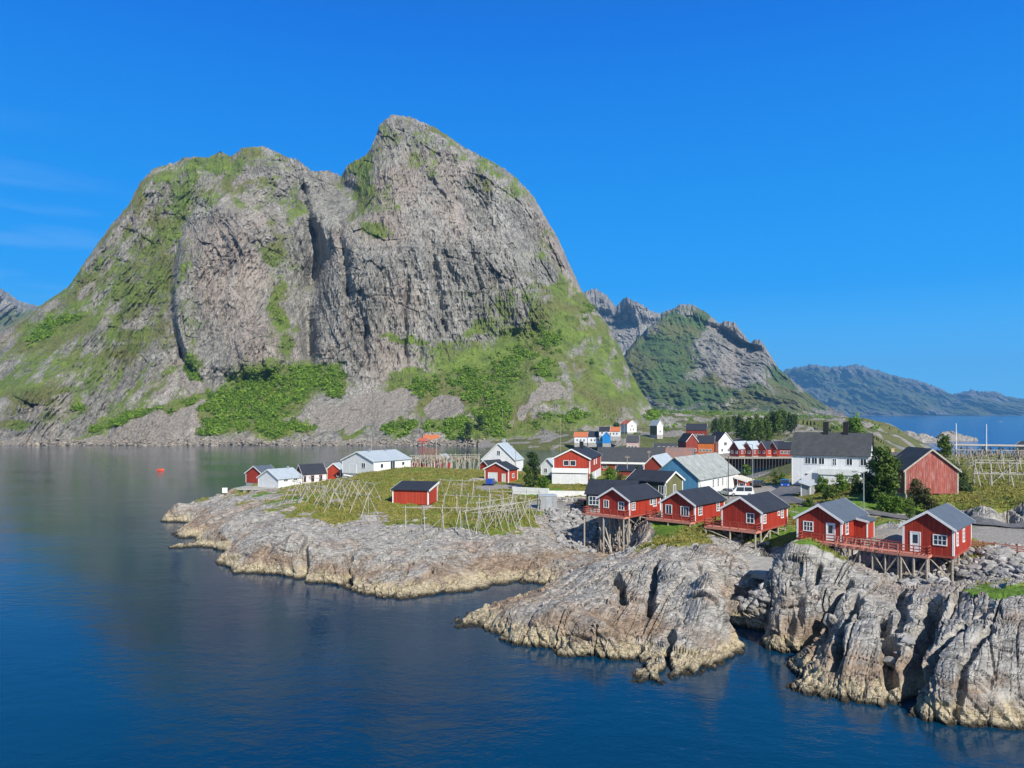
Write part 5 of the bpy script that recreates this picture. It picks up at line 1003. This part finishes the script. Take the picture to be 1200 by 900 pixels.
far('white_house', 'tall white house with red roof at the top of the village', 'house', 735, 746, 506, 9.6, 5.2, 2.6, 'white', 'roofred', -4., 7, windows=[('f', -1.2, 1.7, .9, 1.2, 2, 1), ('f', 1.2, 1.7, .9, 1.2, 2, 1), ('f', 0, 4.2, .9, 1.2, 2, 1), ('r', 0, 1.7, .9, 1.2, 2, 1), ('r', 2, 4.2, .9, 1.2, 2, 1)])
far('narrow_house', 'narrow house with white front and olive side beyond the red roofed white house', 'house', 770, 777, 509, 9.0, 5.6, 3.2, 'white', 'rooflg', -2., 7, side='olive', windows=[('f', 0, 2.0, .9, 1.2, 2, 1)])
long('village_house', 'pale pink house with dark hipped roof near the breakwater', 'house', 734, 748, 527, 4.0, 4.0, 3.0, 'pink', 'roofold', 7, 3)
long('net_store', 'low dark roofed net store before the orange boarded inn', 'shed', 766, 800, 528, 4.0, 1.8, 1.8, 'dred', 'roofold', 7, 5)
long('village_inn', 'tall red house with dark roof and a row of white windows behind the orange inn', 'house', 804, 827, 513, 8.4, 4.6, 3.2, 'dred', 'roof', 8, 6)
far('village_inn', 'orange boarded inn with dark roof and balconies facing the harbour', 'inn', 804, 818, 531, 4.2, 5.4, 3.4, 'dred', 'roof', -1., 9, windows=W2(1.5))
long('village_inn', 'bright orange wing of the inn with white window frames over the quay', 'inn', 817, 836, 531.5, 4.0, 5.0, 3.0, 'orange', 'roof', 7, 4)
far('white_house', 'white house with dark roof, blue shaded gable and veranda on the harbour', 'house', 842, 858, 531, 4.2, 5.6, 3.8, 'white', 'roof', -2., 9, windows=W2(1.6) + [('f', 0, 4.4, 1.4, 1.3, 3, 1), ('r', 0, 3.8, .9, 1.2, 2, 1)])
GR = 'red harbour cabins in a row on the pier'
for a, b, lab, rf, wl in ((855, 866, 'dark red pier cabin with grey roof, next to the white house with the veranda', 'rooflg', 'dred'), (869, 881, 'dark red pier cabin with pale grey tin roof, second from the white veranda house', 'rooflg', 'dred'), (887, 898, 'dark roofed pier cabin in the middle of the pier row with red side', 'roof', 'red2'), (900, 911, 'dark roofed pier cabin with white window beside the bright red one', 'roof', 'red2')):
    far('pier_cabin', lab, 'cabin', a, b, 534, 4.6, 3.0, 2.9, wl, rf, 3.6, 7.5, group=GR, windows=W2(1.1) + WS(1.6))
long('pier_cabin', 'bright red long pier cabin ending the row by the big white house', 'cabin', 912, 932, 534, 4.6, 3.0, 2.6, 'red2', 'roof', 7, 4, group=GR)
# the pier under them
d0 = F * (H - 4.2) / (536 - HOR); A = Vector((*W(846, d0), 0)); B = Vector((*W(936, d0 + 2), 0)); d = B - A
pr = thing('wooden_pier', 'long wooden pier on dark pilings carrying the row of red cabins', 'pier', (A.x, A.y, 4.1), math.atan2(d.y, d.x))
MB().b2(0, d.length, -1.5, 10, -.35, 0).build('deck', M['wood'], pr)
for i in range(26):
    for yy in (-1.2, 2.4): MB().tube((d.length * i / 25, yy, -6), (d.length * i / 25, yy, -.35), .22, .2, 6).build('piling', M['dwood'], pr)
MB().b2(0, d.length, 3.6, 4.2, -5.5, -.36).build('plank_wall', M['dwood'], pr)
# ------------------------------------------------------------------ walls, quay, slip, poles
def block(name, label, cat, p0, p1, z0, z1, th, mat, group=None):
    d = Vector(p1) - Vector(p0); a = math.atan2(d.y, d.x); o = MB().b2(0, d.length, -th / 2, th / 2, 0, z1 - z0).build(name, mat)
    o.location = (p0[0], p0[1], z0); o.rotation_euler = (0, 0, a); return tag(o, label, cat, group)
q0, q1 = W(600.5, 150), W(643, 146.5); block('concrete_wall', 'white concrete wall along the yard below the big bush', 'wall', q0, q1, 5.2, 7.1, .35, M['whitewall'])
q0, q1 = W(643.3, 144), W(687, 143); block('concrete_wall', 'second white capped concrete wall, below the large red house', 'wall', q0, q1, 5.6, 6.95, .35, M['whitewall'])
q0, q1 = W(652, 136), W(686, 136); sw = thing('stone_wall', 'grey dry stone retaining wall below the white capped wall', 'wall', (*q0, 5.0))
pos = []; size = []; r = np.random.default_rng(12); Lw = q1[0] - q0[0]
V, Fc, T, off = [], [], [], 0
for k in range(110):
    v = RS1[r.integers(8)] * np.array([1.2, .8, .8]) * r.uniform(.18, .34) + np.array([r.uniform(0, Lw), r.uniform(-.1, .1), r.uniform(-.2, 1.5)]); V.append(v); Fc.append(I1[1] + off); off += len(v); T.append(np.full(len(v), r.random()))
mesh_np('stones', np.concatenate(V), np.concatenate(Fc), BM, sw, attrs={'tint': np.concatenate(T)}); MB().b2(-.1, Lw + .1, .1, .5, -.6, 1.55).build('core', M['concrete'], sw)
# utility cabinet
x, y, z = hit(641, 595); ub = thing('steel_container', 'pale grey corrugated steel box standing above the boulder slope', 'container', (x, y, z - .1), math.radians(12))
m = MB(); m.b2(-1.5, 1.5, -1.1, 1.1, 0, 2.3)
for i in range(14): m.box((-1.4 + i * .215, -1.115, 1.15), (.09, .05, 2.2)); m.box((1.515, -1.0 + i * .154, 1.15), (.05, .07, 2.2))
m.build('body', M['metal'], ub); MB().b2(-1.56, 1.56, -1.2, 1.2, 2.3, 2.42).build('lid', M['rooflg'], ub); MB().b2(-.5, .5, -1.17, -1.13, .1, 2.1).build('door', M['grey'], ub)
# stone quay at the point
x, y = W(275, 190); qy = thing('stone_quay', 'weathered quay on square stone pillars at the tip of the headland', 'quay', (x, y, 0), -.12)
MB().b2(-.4, 12, 0, 6, 2.3, 2.75).build('deck', M['concrete'], qy)
for i in range(6): MB().b2(.1 + i * 2.1, .9 + i * 2.1, .15, 1.0, -.6, 2.3).build('pillar', M['concrete'], qy)
MB().b2(0, 11.8, .3, .8, 1.2, 1.5).build('cross_beam', M['concrete'], qy); MB().b2(.2, 11.8, 3.2, 5.8, -.6, 2.3).build('back_wall', M['dwood'], qy)
x, y, z = hit(263.5, 582); sg = thing('notice_board', 'small white board on legs at the headland tip', 'sign', (x, y, z), .1)
MB().b2(-.55, .55, -.05, .05, .5, 1.6).build('panel', M['trim'], sg)
for s in (-.4, .4): MB().tube((s, .08, -.2), (s, .08, 1.4), .05).build('leg', M['wood'], sg)
# concrete slip between the rock masses
sl = [trace(a, b, lambda x, y: np.full(np.shape(y), 4.35)) for a, b in ((857, 668), (898, 674), (922, 655), (868, 650))]
m = MB(); m.prism([(a, b, 4.35) for a, b, c in sl], (0, 0, -.55)); tag(m.build('concrete_slip', M['concrete']), 'flat grey concrete landing slab between two rock masses', 'landing')
a, b = Vector(sl[1]), Vector(sl[2]); m = MB(); m.prism([(a.x + .05, a.y, 4.37), (b.x + .05, b.y, 4.37), (b.x + .05, b.y, 4.62), (a.x + .05, a.y, 4.62)], (.22, .1, 0)); tag(m.build('slip_kerb', M['concrete']), 'raised concrete edge of the landing slab above the dark inlet', 'kerb')

GP = 'timber utility poles in the hamlet'
def pole(label, px, py0, py1, d, name='utility_pole', r=.12, mat='wood', arm=True, group=None, zfn=None):
    x, y = W(px, d); z0 = H - (py0 - HOR) / F * d; z1 = H - (py1 - HOR) / F * d
    o = thing(name, label, 'pole', (x, y, z0), .3 + px, group); MB().tube((0, 0, -1.2), (0, 0, z1 - z0), r, r * .75, 7).build('shaft', M[mat], o)
    if arm: m = MB().b2(-.7, .7, -.05, .05, z1 - z0 - .5, z1 - z0 - .38); m.b2(-.6, -.5, -.04, .04, z1 - z0 - .38, z1 - z0 - .2); m.b2(.5, .6, -.04, .04, z1 - z0 - .38, z1 - z0 - .2); m.build('crossarm', M[mat], o)
    return o
def lamp(label, px, py0, py1, d, name='street_lamp', arm=1.2, dirn=0.0):
    x, y = W(px, d); z0 = H - (py0 - HOR) / F * d; h = H - (py1 - HOR) / F * d - z0
    o = thing(name, label, 'street lamp', (x, y, z0), dirn); MB().tube((0, 0, -.8), (0, 0, h), .09, .06, 8).build('shaft', M['metal'], o)
    MB().tube((0, 0, h - .05), (arm, 0, h + .12), .045, .04, 6).build('arm', M['metal'], o)
    hd = MB().box((arm + .25, 0, h + .12), (.7, .26, .14)).build('lamp_head', M['grey'], o); MB().box((arm + .27, 0, h + .035), (.5, .2, .05)).build('lens', M['lamp'], hd); return o
lamp('tall grey street lamp by the parked white van', 882, 580, 521, 152, dirn=2.2); lamp('grey street lamp on the green bank above the fourth stilt cabin', 1012.2, 594, 554, 108, dirn=2.6, arm=1.0)
pole('slim dark pole at the corner of the blue gabled barn', 853.5, 577, 535, 140, r=.09, mat='dwood'); pole('pale pole by the harbour bush behind the kiosk', 872.5, 562, 536, 196, r=.1, mat='pale', arm=False)
pole('white flagpole nearest the barn among the fish racks', 1120.5, 531, 496, 190, 'flagpole', .11, 'trim', False); pole('white flagpole standing farther along the fish racks', 1156, 529, 497, 185, 'flagpole', .12, 'trim', False)
for px, a, b, d, lab in ((511.5, 546, 515, 214, 'timber pole rising from the fish racks behind the knoll'), (435, 530, 511, 216, 'timber pole behind the long white fish hall'), (735, 556, 534, 208, 'pale timber pole before the very long warehouse'), (760.5, 552, 528, 208, 'thin timber pole near the middle of the warehouse roof'), (604.5, 560, 528, 190, 'dark timber pole beside the big bush and the steep roofed white house'), (657, 528, 490, 430, 'timber pole on the breakwater near the white capped wall'), (702, 512, 492, 470, 'timber pole above the outbuildings across the harbour'), (731.5, 509, 488, 480, 'timber pole beside the red roofed white house'), (927.5, 510, 494, 420, 'timber pole on the rocky hill above the pier cabins'), (304.5, 519, 508, 508, 'thin pole on the fjord shore below the scrub, middle one of three'), (263.5, 519, 508, 508, 'thin pole on the fjord shore below the scrub, by the scree edge'), (210.5, 519, 510, 508, 'thin pole on the fjord shore below the grey scree'), (589, 513, 478, 520, 'timber pole on the smooth rock at the mountain foot'), (546, 492, 476, 535, 'timber pole among the scrub at the mountain foot')):
    pole(lab, px, a, b, d, group=None)

# ------------------------------------------------------------------ fish drying racks
def rack(label, p0, p1, h, n, splay=1.6, levels=(1.0,), seed=0, group='bare wooden fish drying racks', mat='pale', zf=None, rad=.058, fish=0, cross=True, hang=None):
    rr = random.Random(seed); p0 = Vector((*p0, 0)); p1 = Vector((*p1, 0)); d = p1 - p0; Lr = d.length; a = math.atan2(d.y, d.x); zf = zf or gz
    zb = (zf(p0.x, p0.y) + zf(p1.x, p1.y)) / 2; o = thing('drying_rack', label, 'drying rack', (p0.x, p0.y, zb), a, group)
    c, s = math.cos(a), math.sin(a)
    def g(x, y): return zf(p0.x + x * c - y * s, p0.y + x * s + y * c) - zb
    for i in range(n):
        x = Lr * i / max(1, n - 1) + rr.uniform(-.2, .2)
        for sd in (-1, 1):
            y = sd * splay * rr.uniform(.8, 1.1); lean = rr.uniform(-.7, .7)
            MB().tube((x + lean, y, g(x + lean, y) - .25), (x, -sd * .25, h + rr.uniform(.1, .6)), rad, rad * .8, 5).build('pole', M[mat], o)
        if cross and rr.random() < .5: MB().tube((x, 0, g(x, 0) - .2), (x, 0, h + .1), rad * .8, rad * .8, 5).build('pole', M[mat], o)
    for lv in levels:
        y = (1 - lv) * splay
        for sd in ((0,) if lv > .95 else (-1, 1)):
            MB().tube((-.5, sd * y, h * lv + rr.uniform(-.08, .08)), (Lr + .5, sd * y, h * lv + rr.uniform(-.08, .08)), rad * .9, rad * .75, 5).build('rail', M[mat], o)
    if cross:
        for k in range(max(1, n // 3)):
            x = Lr * (k + .3) / max(1, n // 3); MB().tube((x, 0, g(x, 0) - .1), (min(Lr, x + Lr / max(2, n - 1) * 1.4), 0, h), rad * .8, rad * .7, 5).build('brace', M[mat], o)
    if fish:
        m = MB()
        for k in range(fish):
            x = rr.uniform(0, Lr); y = rr.uniform(-splay * .5, splay * .5); z = h * rr.uniform(.62, .98); m.tube((x, y, z), (x + rr.uniform(-.06, .06), y, z - rr.uniform(.5, .8)), .05, .13, 4)
        tag(m.build('hanging_fish', M['fish'], o), kind='stuff')
    return o
def gp(px, py): return hit(px, py)[:2]
rack('bare pole rack nearest the rock edge below the red stilted shed', gp(476, 617), gp(562, 622), 3.0, 5, 1.5, seed=1)
rack('bare pole rack running beside the bare rock toward the steel box', gp(545, 632), gp(612, 614), 3.6, 5, 1.6, seed=2)
rack('bare pole rack standing in the brown grass just right of the red stilted shed', gp(522, 600), gp(575, 604), 2.9, 5, 1.4, seed=3)
rack('bare pole rack in the middle of the meadow with dense crossing legs', gp(560, 612), gp(604, 604), 3.0, 6, 1.5, seed=4, levels=(1.0, .7, .45))
rack('bare pole rack just below the white concrete wall', gp(573, 596), gp(632, 597), 3.0, 5, 1.4, seed=5)
rack('bare pole rack with fan of tall poles at the path behind the meadow', gp(515, 580), gp(556, 583), 3.0, 4, 2.2, seed=6)
rack('bare rack whose long rail ends beside the steel box', gp(590, 622), gp(634, 606), 3.4, 4, 1.4, seed=7)
GL = 'bare racks on the green headland'
for k, (a, b, lab, n, h) in enumerate((((343, 584), (392, 597), 'bare rack with wide crossed legs at the seaward end of the green headland', 6, 3.2), ((352, 575), (412, 585), 'bare rack along the crest of the green headland before the boathouse', 6, 3.0), ((378, 590), (432, 603), 'bare rack of leaning poles above the pale rock of the headland', 5, 2.8), ((395, 576), (438, 588), 'bare rack below the long white fish hall', 6, 3.0))):
    rack(lab, gp(*a), gp(*b), h, n, 2.0, seed=20 + k, group=GL)
GB = 'racks behind the grassy knoll'
for k, (a, b, dd, lab) in enumerate(((482, 520, 208, 'rack hung with fish behind the knoll, beside the long white fish hall'), (516, 562, 206, 'rack hung with fish behind the knoll, beside the steep roofed white house'), (490, 552, 214, 'farther fish hung rack by the water behind the knoll'))):
    rack(lab, W(a, dd), W(b, dd + 1), 4.2, 9, 1.8, seed=40 + k, group=GB, fish=160, rad=.09)
GQ = 'racks on the meadow beyond the barn'
rack('tall bare rack with broad crossbeam on the meadow right of the faded red barn', W(1142, 128), W(1202, 126), 4.0, 4, 2.0, seed=61, group=GQ, rad=.10, levels=(1.0, .55))
rack('bare rack behind the broad crossbeam rack, farther into the meadow', W(1146, 142), W(1215, 140), 3.6, 4, 1.8, seed=62, group=GQ, rad=.09)
k1 = rack('long rack crowded with hanging fish near the flagpole by the barn', W(1120, 172), W(1210, 168), 4.6, 6, 2.2, seed=63, group=GQ, rad=.1, fish=260)
k2 = rack('farthest long fish rack roofed with a pale tarpaulin against the sea', W(1112, 200), W(1216, 192), 5.0, 6, 2.4, seed=64, group=GQ, rad=.11, fish=240)
Lr = (Vector(W(1216, 192)) - Vector(W(1112, 200))).length; MB().prism([(0, -1.6, 5.1), (0, 0, 5.5), (0, 1.6, 5.1), (0, 0, 5.35)], (Lr * .9, 0, 0)).build('tarpaulin', M['pale'], k2)

# ------------------------------------------------------------------ vehicles and boats
def car(name, label, px, d, z, yaw, mat, van=False, scale=1.0):
    x, y = W(px, d); o = thing(name, label, 'van' if van else 'car', (x, y, z), yaw); s = scale
    Lc, Wc = (4.9, 1.9) if van else (4.4, 1.8); hb = .95 if van else .85; ht = 1.95 if van else 1.48
    prof = [(-Lc / 2, .32), (-Lc / 2, hb - .12), (-Lc / 2 + .08, hb), (Lc * .28, hb - .02), (Lc / 2 - .1, hb - .18), (Lc / 2, hb - .35), (Lc / 2, .32)]
    m = MB(); m.prism([(a, -Wc / 2, b) for a, b in prof], (0, Wc, 0)); body = m.build('body', mat, o)
    cab = [(-Lc / 2 + .1, hb - .01), (-Lc / 2 + .3, ht - .06), (-Lc / 2 + .55, ht), (Lc * (.16 if van else .02), ht), (Lc * (.36 if van else .26), hb - .02)]
    m = MB(); m.prism([(a, -Wc / 2 + .12, b) for a, b in cab], (0, Wc - .24, 0)); m.build('cabin', mat, o)
    m = MB(); zc = hb + .06; a0 = -Lc / 2 + .38
    xs = [a0, a0 + (Lc * .62 if van else Lc * .55) / 2, a0 + (Lc * .60 if van else Lc * .53)]
    for sd in (-1, 1):
        yy = sd * (Wc / 2 - .12)
        for i in range(2): m.prism([(xs[i] + .06, yy - .01 * sd, zc), (xs[i + 1] - .06 + (.22 if i == 1 else 0), yy - .01 * sd, zc), (xs[i + 1] - .06, yy - .01 * sd, ht - .14), (xs[i] + .06, yy - .01 * sd, ht - .14)], (0, sd * .03, 0))
    f = cab[4]; g = cab[3]; m.prism([(f[0] - .02, -Wc / 2 + .2, f[1] + .08), (g[0] + .05, -Wc / 2 + .25, g[1] - .1), (g[0] + .05, Wc / 2 - .25, g[1] - .1), (f[0] - .02, Wc / 2 - .2, f[1] + .08)], (.05, 0, .03)); m.build('window', M['glass'], o)
    for sx in (-Lc * .31, Lc * .31):
        for sd in (-1, 1):
            w = MB().tube((sx, sd * (Wc / 2 - .2), .33), (sx, sd * (Wc / 2 + .02), .33), .33, .33, 14).build('wheel', M['rubber'], o); MB().tube((sx, sd * (Wc / 2 + .02), .33), (sx, sd * (Wc / 2 + .035), .33), .19, .19, 10).build('rim', M['metal'], w)
    for sd in (-1, 1): MB().box((Lc / 2 + .005, sd * .62, hb - .3), (.04, .32, .14)).build('headlight', M['lamp'], o); MB().box((-Lc / 2 - .005, sd * .72, hb - .2), (.03, .18, .2)).build('tail_light', M['redwood'], o)
    return o
def cz(px, d): return gz(*W(px, d)) + .02
car('parked_van', 'white van parked beside the blue gabled barn', 868, 146, cz(868, 146), math.radians(172), M['car_white'], True)
car('parked_car', 'silver white car parked just left of the white van', 853, 148, cz(853, 148), math.radians(120), M['car_white'])
car('parked_car', 'dark grey car parked between the kiosk and the blue car', 889, 163, cz(889, 163), math.radians(60), M['car_grey'])
car('parked_car', 'dark blue car parked before the big white house', 920, 158, cz(920, 158), math.radians(250), M['car_blue'])
car('parked_car', 'black car parked beside the dark green cottage', 683, 128, cz(683, 128), math.radians(110), M['car_black'])
car('parked_car', 'bright blue car parked at the red garage door', 575.5, 166, cz(575.5, 166), math.radians(80), M['car_blue'])
def boat(name, label, px, py, Ln, yaw, mat, cat='boat'):
    x, y = G(px, py, 0); o = thing(name, label, cat, (x, y, 0), yaw); n = 9; V = []; Fc = []
    for i in range(n):
        t = i / (n - 1); wd = .30 * Ln * .5 * math.sin(math.pi * (.18 + .82 * t) ** .9) * (1.0 if t < .98 else .1) + .01; xx = (.5 - t) * -Ln; sheer = .55 + .25 * t * t
        V += [(xx, -wd, sheer), (xx, -wd * .75, .05), (xx, 0, -.15), (xx, wd * .75, .05), (xx, wd, sheer), (xx, wd * .8, sheer - .06), (xx, 0, .12), (xx, -wd * .8, sheer - .06)]
    for i in range(n - 1):
        for k in range(8): a = i * 8 + k; b = i * 8 + (k + 1) % 8; Fc.append((a, b, b + 8, a + 8))
    Fc.append(tuple(range(8))); Fc.append(tuple((n - 1) * 8 + k for k in range(8)))
    mb = MB(); mb.v = V; mb.f = Fc; mb.build('hull', mat, o)
    for t in (-.15, .2): MB().box((t * Ln, 0, .42), (.25, .26 * Ln, .05)).build('thwart', M['wood'], o)
    return o
boat('rowing_boat', 'small orange red boat alone on the calm fjord', 188, 551.5, 2.6, .2, M['buoy']); boat('motor_boat', 'small white boat moored by the harbour bush', 881, 546, 5.2, .1, M['boatw'])
boat('motor_boat', 'tiny white boat far out on the open sea', 1173, 494.3, 12, .3, M['boatw'])

# ------------------------------------------------------------------ trees and bushes
def leaves(shape, n, size, seed, clumps=26, hollow=.35):
    """leaf faces gathered in clumps through an uneven crown; shape(t, r) -> points"""
    r = np.random.default_rng(seed); cc = shape(r, clumps); which = r.integers(0, clumps, n); cs = r.uniform(.5, 1.15, clumps) * size * 5.0
    d = r.normal(size=(n, 3)); d /= np.linalg.norm(d, axis=1, keepdims=True); rad = r.random(n) ** .45
    p = cc[which] + d * (cs[which] * rad)[:, None] * np.array([1, 1, .8])
    u = r.normal(size=(n, 3)); u /= np.linalg.norm(u, axis=1, keepdims=True); w = np.cross(u, d + .01); w /= np.linalg.norm(w, axis=1, keepdims=True) + 1e-6
    s = (size * r.uniform(.6, 1.3, n))[:, None]; V = np.stack([p - u * s, p + w * s * .6, p + u * s, p - w * s * .6], 1).reshape(-1, 3)
    tint = np.clip(r.random(clumps)[which] * .6 + r.random(n) * .4, 0, 1); return V, np.arange(4 * n).reshape(-1, 4), np.repeat(tint, 4)
def broad(h, wd, lo=.25):
    def f(r, n):
        t = r.random(n); a = r.uniform(0, 6.28, n); prof = np.sin(np.pi * np.clip(.12 + .86 * t, 0, 1)) ** .7; q = np.sqrt(r.random(n)) * .85 * r.uniform(.7, 1.15, n)
        return np.stack([np.cos(a) * q * prof * wd / 2, np.sin(a) * q * prof * wd / 2, h * (lo + (1 - lo) * t) * .92], 1)
    return f
def conif(h, wd):
    def f(r, n):
        t = (np.arange(n) + .5) / n; a = r.uniform(0, 6.28, n); q = (1 - t) ** .9 * r.uniform(.3, 1.0, n)
        return np.stack([np.cos(a) * q * wd / 2, np.sin(a) * q * wd / 2, h * (.12 + .85 * t)], 1)
    return f
def trunk_mesh(h, r0, seed, limbs=6, spread=.35):
    rr = random.Random(seed); m = MB(); p = Vector((0, 0, -.4)); k = 5; pts = [p]
    for i in range(k): p = p + Vector((rr.uniform(-.08, .08) * h * .3, rr.uniform(-.08, .08) * h * .3, h * .85 / k)); pts.append(p)
    for i in range(k): m.tube(pts[i], pts[i + 1], r0 * (1 - i / k * .85), r0 * (1 - (i + 1) / k * .85), 7)
    for i in range(limbs):
        b = pts[rr.randint(1, k - 1)]; a = rr.uniform(0, 6.28); m.tube(b, b + Vector((math.cos(a) * h * spread, math.sin(a) * h * spread, h * .22)), r0 * .35, r0 * .1, 5)
    return m
def tree(name, label, px, py, hpx, wpx, leaf='leaf', kind='broad', n=2600, d=None, group=None, seed=1, lo=.2, cat='tree', zoff=0.0, leafsize=None, clumps=30, zf=None):
    if d is None: x, y, z = hit(px, py)
    else: x, y = W(px, d); z = H - (py - HOR) / F * d
    h = hpx / F * y; wd = wpx / F * y; o = thing(name, label, cat, (x, y, z + zoff), random.Random(seed).uniform(0, 6), group)
    trunk_mesh(h, max(.05, h * .028), seed, 7, .28 if kind == 'broad' else .1).build('trunk', M['bark'], o)
    sz = leafsize or max(.10, min(.45, wd * .045)); V, Fc, T = leaves((broad(h, wd - sz * 4, lo) if kind == 'broad' else conif(h, wd - sz * 3)), n, sz, seed, clumps)
    mesh_np('crown', V, Fc, M[leaf], o, attrs={'tint': T}); return o
tree('leafy_tree', 'large leafy tree between the big white house and the faded red barn', 1036, 590, 68, 46, 'leaf', n=5200, seed=3, lo=.08, clumps=44)
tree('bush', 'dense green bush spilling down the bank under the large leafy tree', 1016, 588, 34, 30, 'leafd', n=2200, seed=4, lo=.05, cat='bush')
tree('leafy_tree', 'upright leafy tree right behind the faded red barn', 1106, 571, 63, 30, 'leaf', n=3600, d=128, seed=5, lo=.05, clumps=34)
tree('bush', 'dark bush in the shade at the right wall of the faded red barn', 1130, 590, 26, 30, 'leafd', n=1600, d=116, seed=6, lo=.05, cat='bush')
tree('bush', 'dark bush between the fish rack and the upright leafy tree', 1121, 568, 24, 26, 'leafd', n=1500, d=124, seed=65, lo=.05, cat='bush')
tree('bush', 'brownish bush growing against the faded red barn wall', 1074, 592, 32, 26, 'leafo', n=1800, d=108, seed=7, lo=.05, cat='bush')
tree('bush', 'olive bush beside the legs of the faded red barn', 1087, 596, 24, 26, 'leafo', n=1500, d=106, seed=8, lo=.05, cat='bush')
tree('bush', 'pale green bush at the roadside below the faded red barn', 1066, 606, 22, 20, 'leaf', n=1300, d=102, seed=9, lo=.05, cat='bush')
tree('leafy_tree', 'bright green tree crowning the ridge behind the big white house', 1001, 520, 30, 32, 'leafb', n=2600, d=260, seed=10, lo=.05, leafsize=.45)
for k, (px, py, hp, wp, lf, lab) in enumerate(((962, 576, 18, 24, 'leafb', 'yellow green bush at the porch of the big white house'), (985, 577, 22, 26, 'leafb', 'bright bush below the balcony of the big white house'), (1003, 580, 24, 24, 'leaf', 'mid green bush at the corner of the big white house'), (972, 584, 14, 26, 'leaf', 'low bush on the rocky bank beside the grey board shed'), (1040, 600, 16, 30, 'leafb', 'low bright bush in the long grass above the asphalt road'), (1052, 601, 18, 24, 'leafb', 'fresh green bush by the road below the large leafy tree'), (948, 594, 9, 20, 'leaf', 'low bush on the verge between the road and the third and fourth stilt cabins'), (1094, 603, 14, 22, 'leaf', 'green bush on the verge under the legs of the faded red barn'))):
    if hp: tree('bush', lab, px, py, hp, wp, lf, n=1300, seed=70 + k, lo=.02, cat='bush')
tree('garden_tree', 'dark bushy tree between the red garage and the large red house', 624, 571, 44, 26, 'leafd', n=3000, d=158, seed=12, lo=.03, clumps=34)
tree('garden_tree', 'rounder yellow green bush before the dark bushy tree by the garage', 617, 571, 26, 20, 'leaf', n=1600, d=155, seed=13, lo=.03, cat='bush')
for px, py, hp, wp, lf, d, lab in ((637, 571, 12, 22, 'leafb', 153, 'low bright bush at the left corner of the large red house'), (693, 566, 12, 10, 'leaf', 157, 'small bush at the right corner of the large red house'), (715, 566, 18, 24, 'leafb', 165, 'bright bush on the mound beside the large red house'), (727, 568, 13, 20, 'leafo', 160, 'olive bush on the mound above the dark green cottage'), (747, 558, 13, 9, 'leafd', 180, 'little dark bush before the harbour shed'), (579, 553, 12, 18, 'leaf', 195, 'soft green bush under the gable of the steep roofed white house'), (874, 562, 18, 16, 'leafb', 192, 'bright bush on the harbour edge beside the pale pole'), (908, 568, 17, 12, 'leaf', 176, 'leafy bush on the harbour edge by the blue car'), (917, 566, 12, 14, 'leafb', 174, 'pale bush by the water behind the blue car'), (768, 493, 14, 14, 'leafd', 620, 'dark tree alone on the slope above the red roofed white house'), (722, 505, 9, 10, 'leafd', 540, 'small dark tree on the slope above the blue annex'), (548, 516, 22, 14, 'leafd', 505, 'dark tree beside the little cabin at the mountain foot'), (563, 508, 22, 13, 'leafd', 520, 'dark tree on the smooth rock above the little cabin'), (745, 514, 6, 14, 'leaf', 470, 'flat bush below the narrow white and olive house')):
    tree('bush' if hp < 20 else 'tree', lab, px, py, hp, wp, lf, n=1100, d=d, seed=int(px * 7 + py), lo=.03, cat='bush' if hp < 20 else 'tree', leafsize=None if d < 300 else .5)
# spruces on the hill above the pier
cs = [conif(1, .5)]; protos = []
spots = [(838, 512, 20), (846, 514, 24), (853, 508, 18), (866, 514, 26), (872, 517, 22), (879, 519, 28), (884, 515, 20), (891, 518, 26), (898, 513, 24), (905, 510, 26), (912, 512, 28), (919, 508, 24), (926, 508, 22), (860, 505, 16), (902, 520, 18), (842, 522, 16), (887, 506, 18), (915, 500, 18), (931, 503, 16)]
for i, (px, py, hp) in enumerate(spots):
    best = None
    for d in np.arange(330, 620, 4.):
        x, y = W(px, d); z = vz(x, y)
        if H - (py - HOR) / F * d <= z: best = d; break
    d = best or 430.; x, y = W(px, d); z = vz(x, y); h = hp / F * d
    if i < 3:
        o = tree('spruce_tree', None, px, py, hp, hp * .55, 'leafd' if i == 0 else 'leaf', 'conif', 900, d=d, seed=200 + i, leafsize=.5, clumps=26); protos.append(o)
        o.location.z = z; o['hh'] = h
    else:
        src = protos[i % 3]; o = src.copy(); COL.objects.link(o)
        for ch in list(src.children):
            cc_ = ch.copy(); COL.objects.link(cc_); cc_.parent = o
        k = h / src['hh']; o.location = (x, y, z); o.scale = (k, k, k); o.rotation_euler = (0, 0, i * 1.3)
    tag(o, 'dark spruce on the rocky hill above the pier cabins', 'tree', 'dark spruces on the rocky hill')
for o in scene.objects:
    if 'hh' in o: del o['hh']

# ------------------------------------------------------------------ the air
def haze(density):
    m = bpy.data.materials.new('sea_air'); m.use_nodes = True; t = m.node_tree; t.nodes.clear(); o = t.nodes.new('ShaderNodeOutputMaterial'); v = t.nodes.new('ShaderNodeVolumePrincipled')
    v.inputs['Density'].default_value = density; v.inputs['Color'].default_value = (.20, .56, 1.0, 1); v.inputs['Anisotropy'].default_value = .1
    t.links.new(v.outputs[0], o.inputs['Volume'])
    b = MB().b2(-7500, 7500, -600, 8600, -15, 640).build('haze', m); tag(b, kind='stuff')
haze(8.5e-5)
